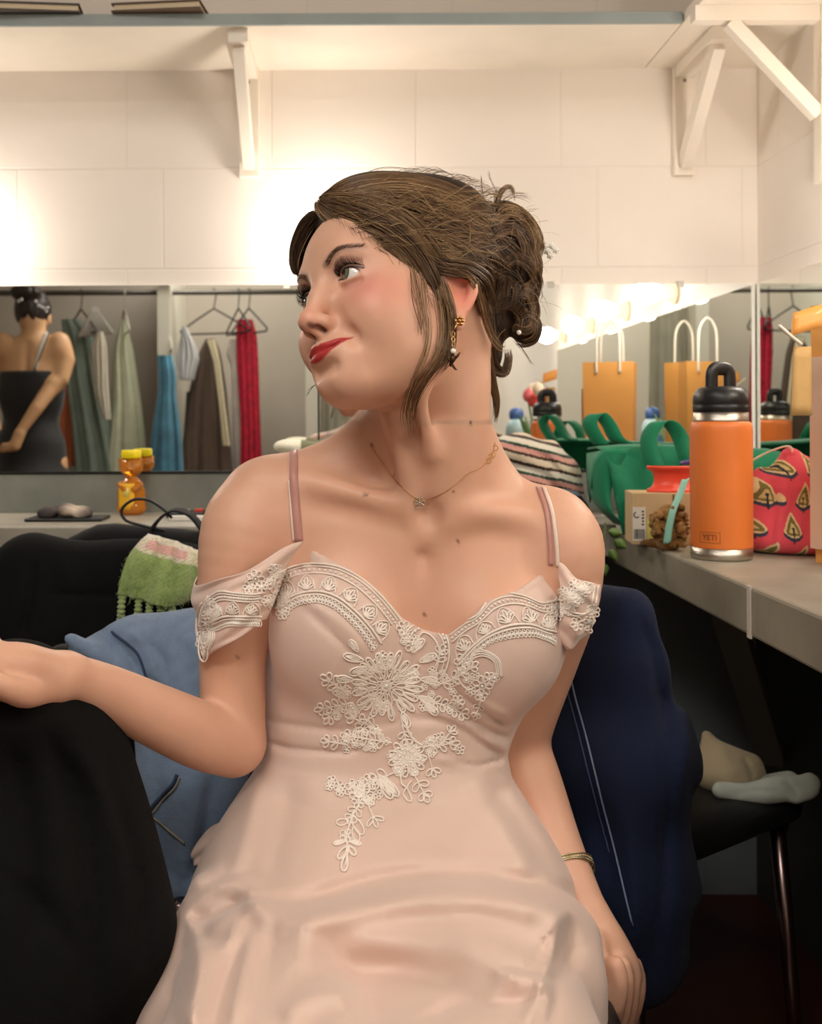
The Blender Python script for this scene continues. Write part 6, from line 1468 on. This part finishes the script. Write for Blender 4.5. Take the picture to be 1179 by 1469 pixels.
# cloths on the seat of the right chair
def seat_cloths():
    b = Shape(); Y = 1.48
    P = [(1012, 1060), (1040, 1075), (1075, 1095), (1088, 1112), (1070, 1128), (1035, 1125)]
    b.ell(w(1042, 1108, Y), (.046, .045, .024), k=.01); b.cone(w(1012, 1058, Y+.02), w(1034, 1112, Y), .008, .030, k=.03); b.chain([w(1040, 1085, Y), w(1078, 1098, Y-.01), w(1088, 1118, Y-.01)], [.012, .013, .009], k=.012)
    F_(b, [(1062, 1088), (1074, 1104), (1078, 1126)], 4, .004, 1.3, 1.7)
    soft('canvas_pouch', 'beige canvas pouch slumped on the chair seat under the worktop', 'pouch', b, (.44, 1.38, .42), (.66, 1.6, .58), .0035, (176, 160, 130), wrk=(90, .003))
    b = Shape(); Y = 1.43
    b.chain([w(1030, 1136, Y), w(1070, 1140, Y), w(1110, 1136, Y), w(1150, 1130, Y)], [.011, .014, .017, .014], k=.01, n=14); b.cone(w(1080, 1130, Y+.03), w(1130, 1122, Y+.03), .012, .013, k=.02)
    b.chain([w(1140, 1146, Y-.012), w(1160, 1138, Y-.01), w(1167, 1124, Y-.005), w(1158, 1116, Y)], [.010, .009, .007, .006], k=.008, n=10)
    F_(b, [(1120, 1120), (1136, 1134), (1144, 1150)], 4, .004, 1.3, 1.7); F_(b, [(1040, 1146), (1080, 1136), (1120, 1140)], 3, .003, 1.3, 1.7)
    soft('folded_shirt', 'pale grey-green folded shirt on the chair seat beside the beige pouch', 'shirt', b, (.44, 1.36, .41), (.70, 1.54, .52), .0032, (190, 196, 184), wrk=(80, .002))
seat_cloths()
# light denim jacket
def denim():
    b = Shape(); Y = 1.29
    b.chain([w(110, 940, Y), w(160, 926, Y+.02), w(230, 912, Y+.03), w(330, 902, Y+.04)], [.014, .024, .030, .030], k=.02, n=12); b.ell(w(310, 975, Y+.02), (.11, .05, .075), k=.03)
    b.ell(w(290, 1150, Y+.0), (.085, .07, .17), k=.07); b.cone(w(190, 925, Y+.01), w(230, 1000, Y), .03, .03, k=.03); b.chain([w(100, 915, Y-.01), w(150, 945, Y-.02), w(200, 985, Y-.02)], [.008, .012, .012], k=.012)
    F_(b, [(140, 900), (180, 935), (210, 975), (260, 1005)], 6, .006, 1.2, 1.5); F_(b, [(175, 900), (210, 930), (222, 985)], 5, -.004, 1.2, 1.5); F_(b, [(205, 915), (235, 950), (240, 1000)], 6, .005, 1.2, 1.5); F_(b, [(250, 900), (300, 940), (370, 960)], 10, -.004, 1.2, 1.5)
    F_(b, [(300, 1110), (290, 1200), (270, 1280)], 10, .008, 1.2, 1.5); F_(b, [(230, 1110), (235, 1200), (250, 1280)], 10, .006, 1.2, 1.5)
    def cols(V):
        n = noise3(V, 120, 3)*.5+noise3(V, 400, 4)*.5; base = np.array(S((120, 140, 166)))[None]*(1+.22*n[:, None]); return base
    o, V, Q = soft('denim_jacket', 'faded blue denim jacket over the chair behind her bent arm', 'jacket', b, (-.42, 1.12, .30), (.0, 1.50, .76), .004, m=cloth_mat('faded_denim', (90, 120, 160), True, bump=(800, .7)), cols=cols, wrk=(55, .0035), seed=9)
    th = mat('denim_thread', (150, 140, 120), rough=.8); dk = mat('denim_dark_seam', (52, 66, 92), rough=.9)
    seamline(V, Q, [(252, 1110), (245, 1125), (225, 1145), (212, 1162)], .0022, 'pocket_hem', dk, o); seamline(V, Q, [(256, 1114), (249, 1129), (229, 1149), (216, 1166)], .0012, 'pocket_stitching', th, o)
    seamline(V, Q, [(213, 1168), (235, 1185), (262, 1208)], .0014, 'pocket_stitching', th, o); seamline(V, Q, [(160, 905), (195, 935), (212, 978), (225, 1000)], .0016, 'yoke_seam', dk, o)
    t = MB(); c = w(237, 1194, 1.285); t.box((c[0]-.010, c[1]-.001, c[2]-.006), (c[0]+.008, c[1]+.001, c[2]+.007)); t.build('red_tab', mat('red_tab', (170, 40, 44), rough=.7), o, smooth=False)
    b = Shape(); b.chain([w(86, 940, 1.33), w(120, 938, 1.34), w(160, 948, 1.35)], [.014, .018, .016], k=.01); b.chain([w(86, 940, 1.33), w(80, 952, 1.33)], [.012, .008], k=.01)
    soft('rolled_belt', 'dark rolled sleeve showing under the collar of the light denim jacket', 'sleeve', b, np.array(w(110, 945, 1.34))-.08, np.array(w(110, 945, 1.34))+.08, .003, (34, 32, 30), wrk=None)
denim()
# black garment on the near left chair
def black_garment():
    b = Shape()
    b.chain([(-.62, .84, .705), (-.42, .845, .705), w(20, 1010, .90), w(90, 1030, .93)], [.040, .038, .034, .022], k=.03)
    b.ell(w(20, 1180, .96), (.102, .09, .17), k=.05); b.ell(w(45, 1400, .95), (.112, .10, .16), k=.08); b.ell((-.46, .92, .44), (.20, .12, .26), k=.08); b.cone(w(120, 1100, .96), w(160, 1330, .93), .028, .048, k=.05)
    b.ell((-.34, .93, .18), (.26, .13, .18), k=.08)
    F_(b, [(60, 1040), (110, 1150), (130, 1300), (120, 1460)], 14, .010, .7, 1.1); F_(b, [(110, 1060), (160, 1180), (180, 1330)], 12, -.008, .7, 1.1); F_(b, [(10, 1050), (40, 1200), (50, 1400)], 16, .008, .7, 1.1); F_(b, [(150, 1110), (195, 1250), (205, 1400)], 8, .008, .7, 1.1)
    F_(b, [(0, 1250), (60, 1300), (110, 1380)], 14, .006, .7, 1.1)
    b.fn(lambda x, y, z: .02-z, (-1, .5, -.2), (.3, 1.4, .1), k=.01, op='&')
    soft('black_coat', 'black wool coat thrown over the near left chair under her hand', 'coat', b, (-.70, .72, .01), (-.08, 1.10, .80), .005, m=cloth_mat('black_wool', (12, 12, 11), sheen=0, rough=.95, var=.2, bump=(300, .3)), wrk=(40, .004), seed=2)
black_garment()
def back_coat():
    b = Shape(); Y = 1.62
    b.chain([w(50, 800, Y), w(130, 808, Y-.01), w(270, 812, Y)], [.030, .022, .030], k=.03); b.ell(w(40, 880, Y), (.085, .06, .12), k=.04); b.ell(w(180, 900, Y), (.19, .055, .13), k=.05); b.ell(w(60, 1060, Y), (.14, .06, .20), k=.06); b.ell(w(220, 1100, Y+.02), (.16, .06, .22), k=.06)
    F_(b, [(48, 790), (42, 850), (30, 920)], 7, .008, 1.4, 1.8); F_(b, [(60, 850), (150, 853), (240, 850)], 4, .004, 1.4, 1.8); F_(b, [(95, 800), (100, 860), (90, 930)], 12, -.005, 1.4, 1.8)
    soft('black_coat', 'black quilted coat draped on the far left chair below the worktop', 'coat', b, (-.68, 1.50, .30), (-.12, 1.74, .80), .005, m=cloth_mat('black_cotton', (13, 13, 14), sheen=0, bump=(300, .3)), wrk=(45, .003), seed=7)
    b = Shape(); Y = 1.68; b.chain([w(110, 785, Y), w(150, 776, Y), w(200, 778, Y), w(280, 790, Y), w(300, 800, Y)], [.022, .030, .028, .034, .034], k=.02, n=10)
    o, V, Q = soft('shoulder_bag', 'black soft shoulder bag resting behind the green scarf', 'bag', b, (-.50, 1.60, .66), (-.16, 1.76, .80), .004, (20, 20, 22), wrk=(60, .002))
    P = spline([w(212, 775, 1.66), w(222, 752, 1.66), w(244, 733, 1.66), w(268, 736, 1.66), w(286, 754, 1.67), w(300, 780, 1.67)], 34)
    MB().sheet(np.stack([P+np.array([-.002, -.010, .0]), P, P+np.array([.002, .010, .003])], 1), .003).build('handle', mat('webbing', (22, 22, 24), rough=.7, bump=(600, .5)), o)
    P = spline([w(236, 760, 1.66), w(205, 753, 1.66), w(180, 745, 1.66), w(174, 730, 1.66), w(190, 716, 1.66), w(212, 716, 1.66), w(232, 728, 1.66), w(246, 742, 1.66)], 50)
    tag(MB().tube(P, .0024, 8).build('cable', BLACKP), 'thin black cable looping up in front of the honey bottle', 'cable')
back_coat()
def green_scarf():
    rows = [[w(214, 768, 1.600), w(240, 774, 1.585), w(268, 786, 1.580), w(292, 792, 1.590)], [w(202, 778, 1.580), w(230, 792, 1.565), w(260, 800, 1.560), w(292, 806, 1.575)], [w(184, 800, 1.565), w(220, 812, 1.550), w(256, 820, 1.550), w(292, 824, 1.570)],
            [w(174, 826, 1.560), w(205, 838, 1.545), w(245, 846, 1.545), w(288, 850, 1.565)], [w(171, 850, 1.558), w(198, 858, 1.545), w(232, 866, 1.545), w(262, 862, 1.555)]]
    G = np.array([spline(r, 50) for r in rows]); G = np.array([spline([G[i, j] for i in range(len(rows))], 44) for j in range(50)]); C = []
    for j in range(50):
        for i in range(44):
            t = i/43; u = j/49; G[j, i, 1] -= .006*math.sin(u*9+t*2)+.003*math.sin(u*23-t*5)
            c = (236, 226, 208) if t < .12 else ((236, 178, 176) if (t < .30 and .12 < u < .72) else ((238, 226, 200) if t < .36 else (160, 182, 112))); s = .92+.12*math.sin(j*2.3+i*1.9); C.append([v*s for v in S(c)])
    m = cloth_mat('mohair', (150, 180, 96), True, sheen=.8, bump=(260, 1.0)); o = MB().sheet(G, .010, C).build('fringed_scarf', m, None, vcol=True); tag(o, 'fuzzy green scarf with pink and white end and thick fringe', 'scarf')
    rs = random.Random(2); fr = mat('mohair_fringe', (156, 178, 108), rough=.95, sheen=.8, bump=(260, 1.0)); fz = MB()
    for i, (x, y, L) in enumerate(((174, 850, 40), (198, 858, 32), (214, 862, 28), (230, 864, 22), (246, 862, 16))):
        P = spline([w(x, y-4, 1.553), w(x-1, y+L*.5, 1.550), w(x-2+i*.5, y+L, 1.556)], 26); MB().tube(P, .0052+.0014*np.sin(np.arange(26)*1.7), 10).build('fringe_tassel', fr, o)
    for k in range(1500):
        j = rs.randrange(1, 49); i = rs.randrange(1, 43); p = G[j, i]+np.array([rs.uniform(-.004, .004), -.005, rs.uniform(-.004, .004)]); d = np.array([rs.gauss(0, .004), -.003-rs.random()*.004, rs.gauss(-.001, .004)]); fz.tube([p, p+d*.6, p+d+[0, 0, -.001]], .00022, 3, cap=False)
    fz.build('mohair_fuzz', mat('fuzz', (178, 200, 130), rough=.9), o)['kind'] = 'stuff'
green_scarf()
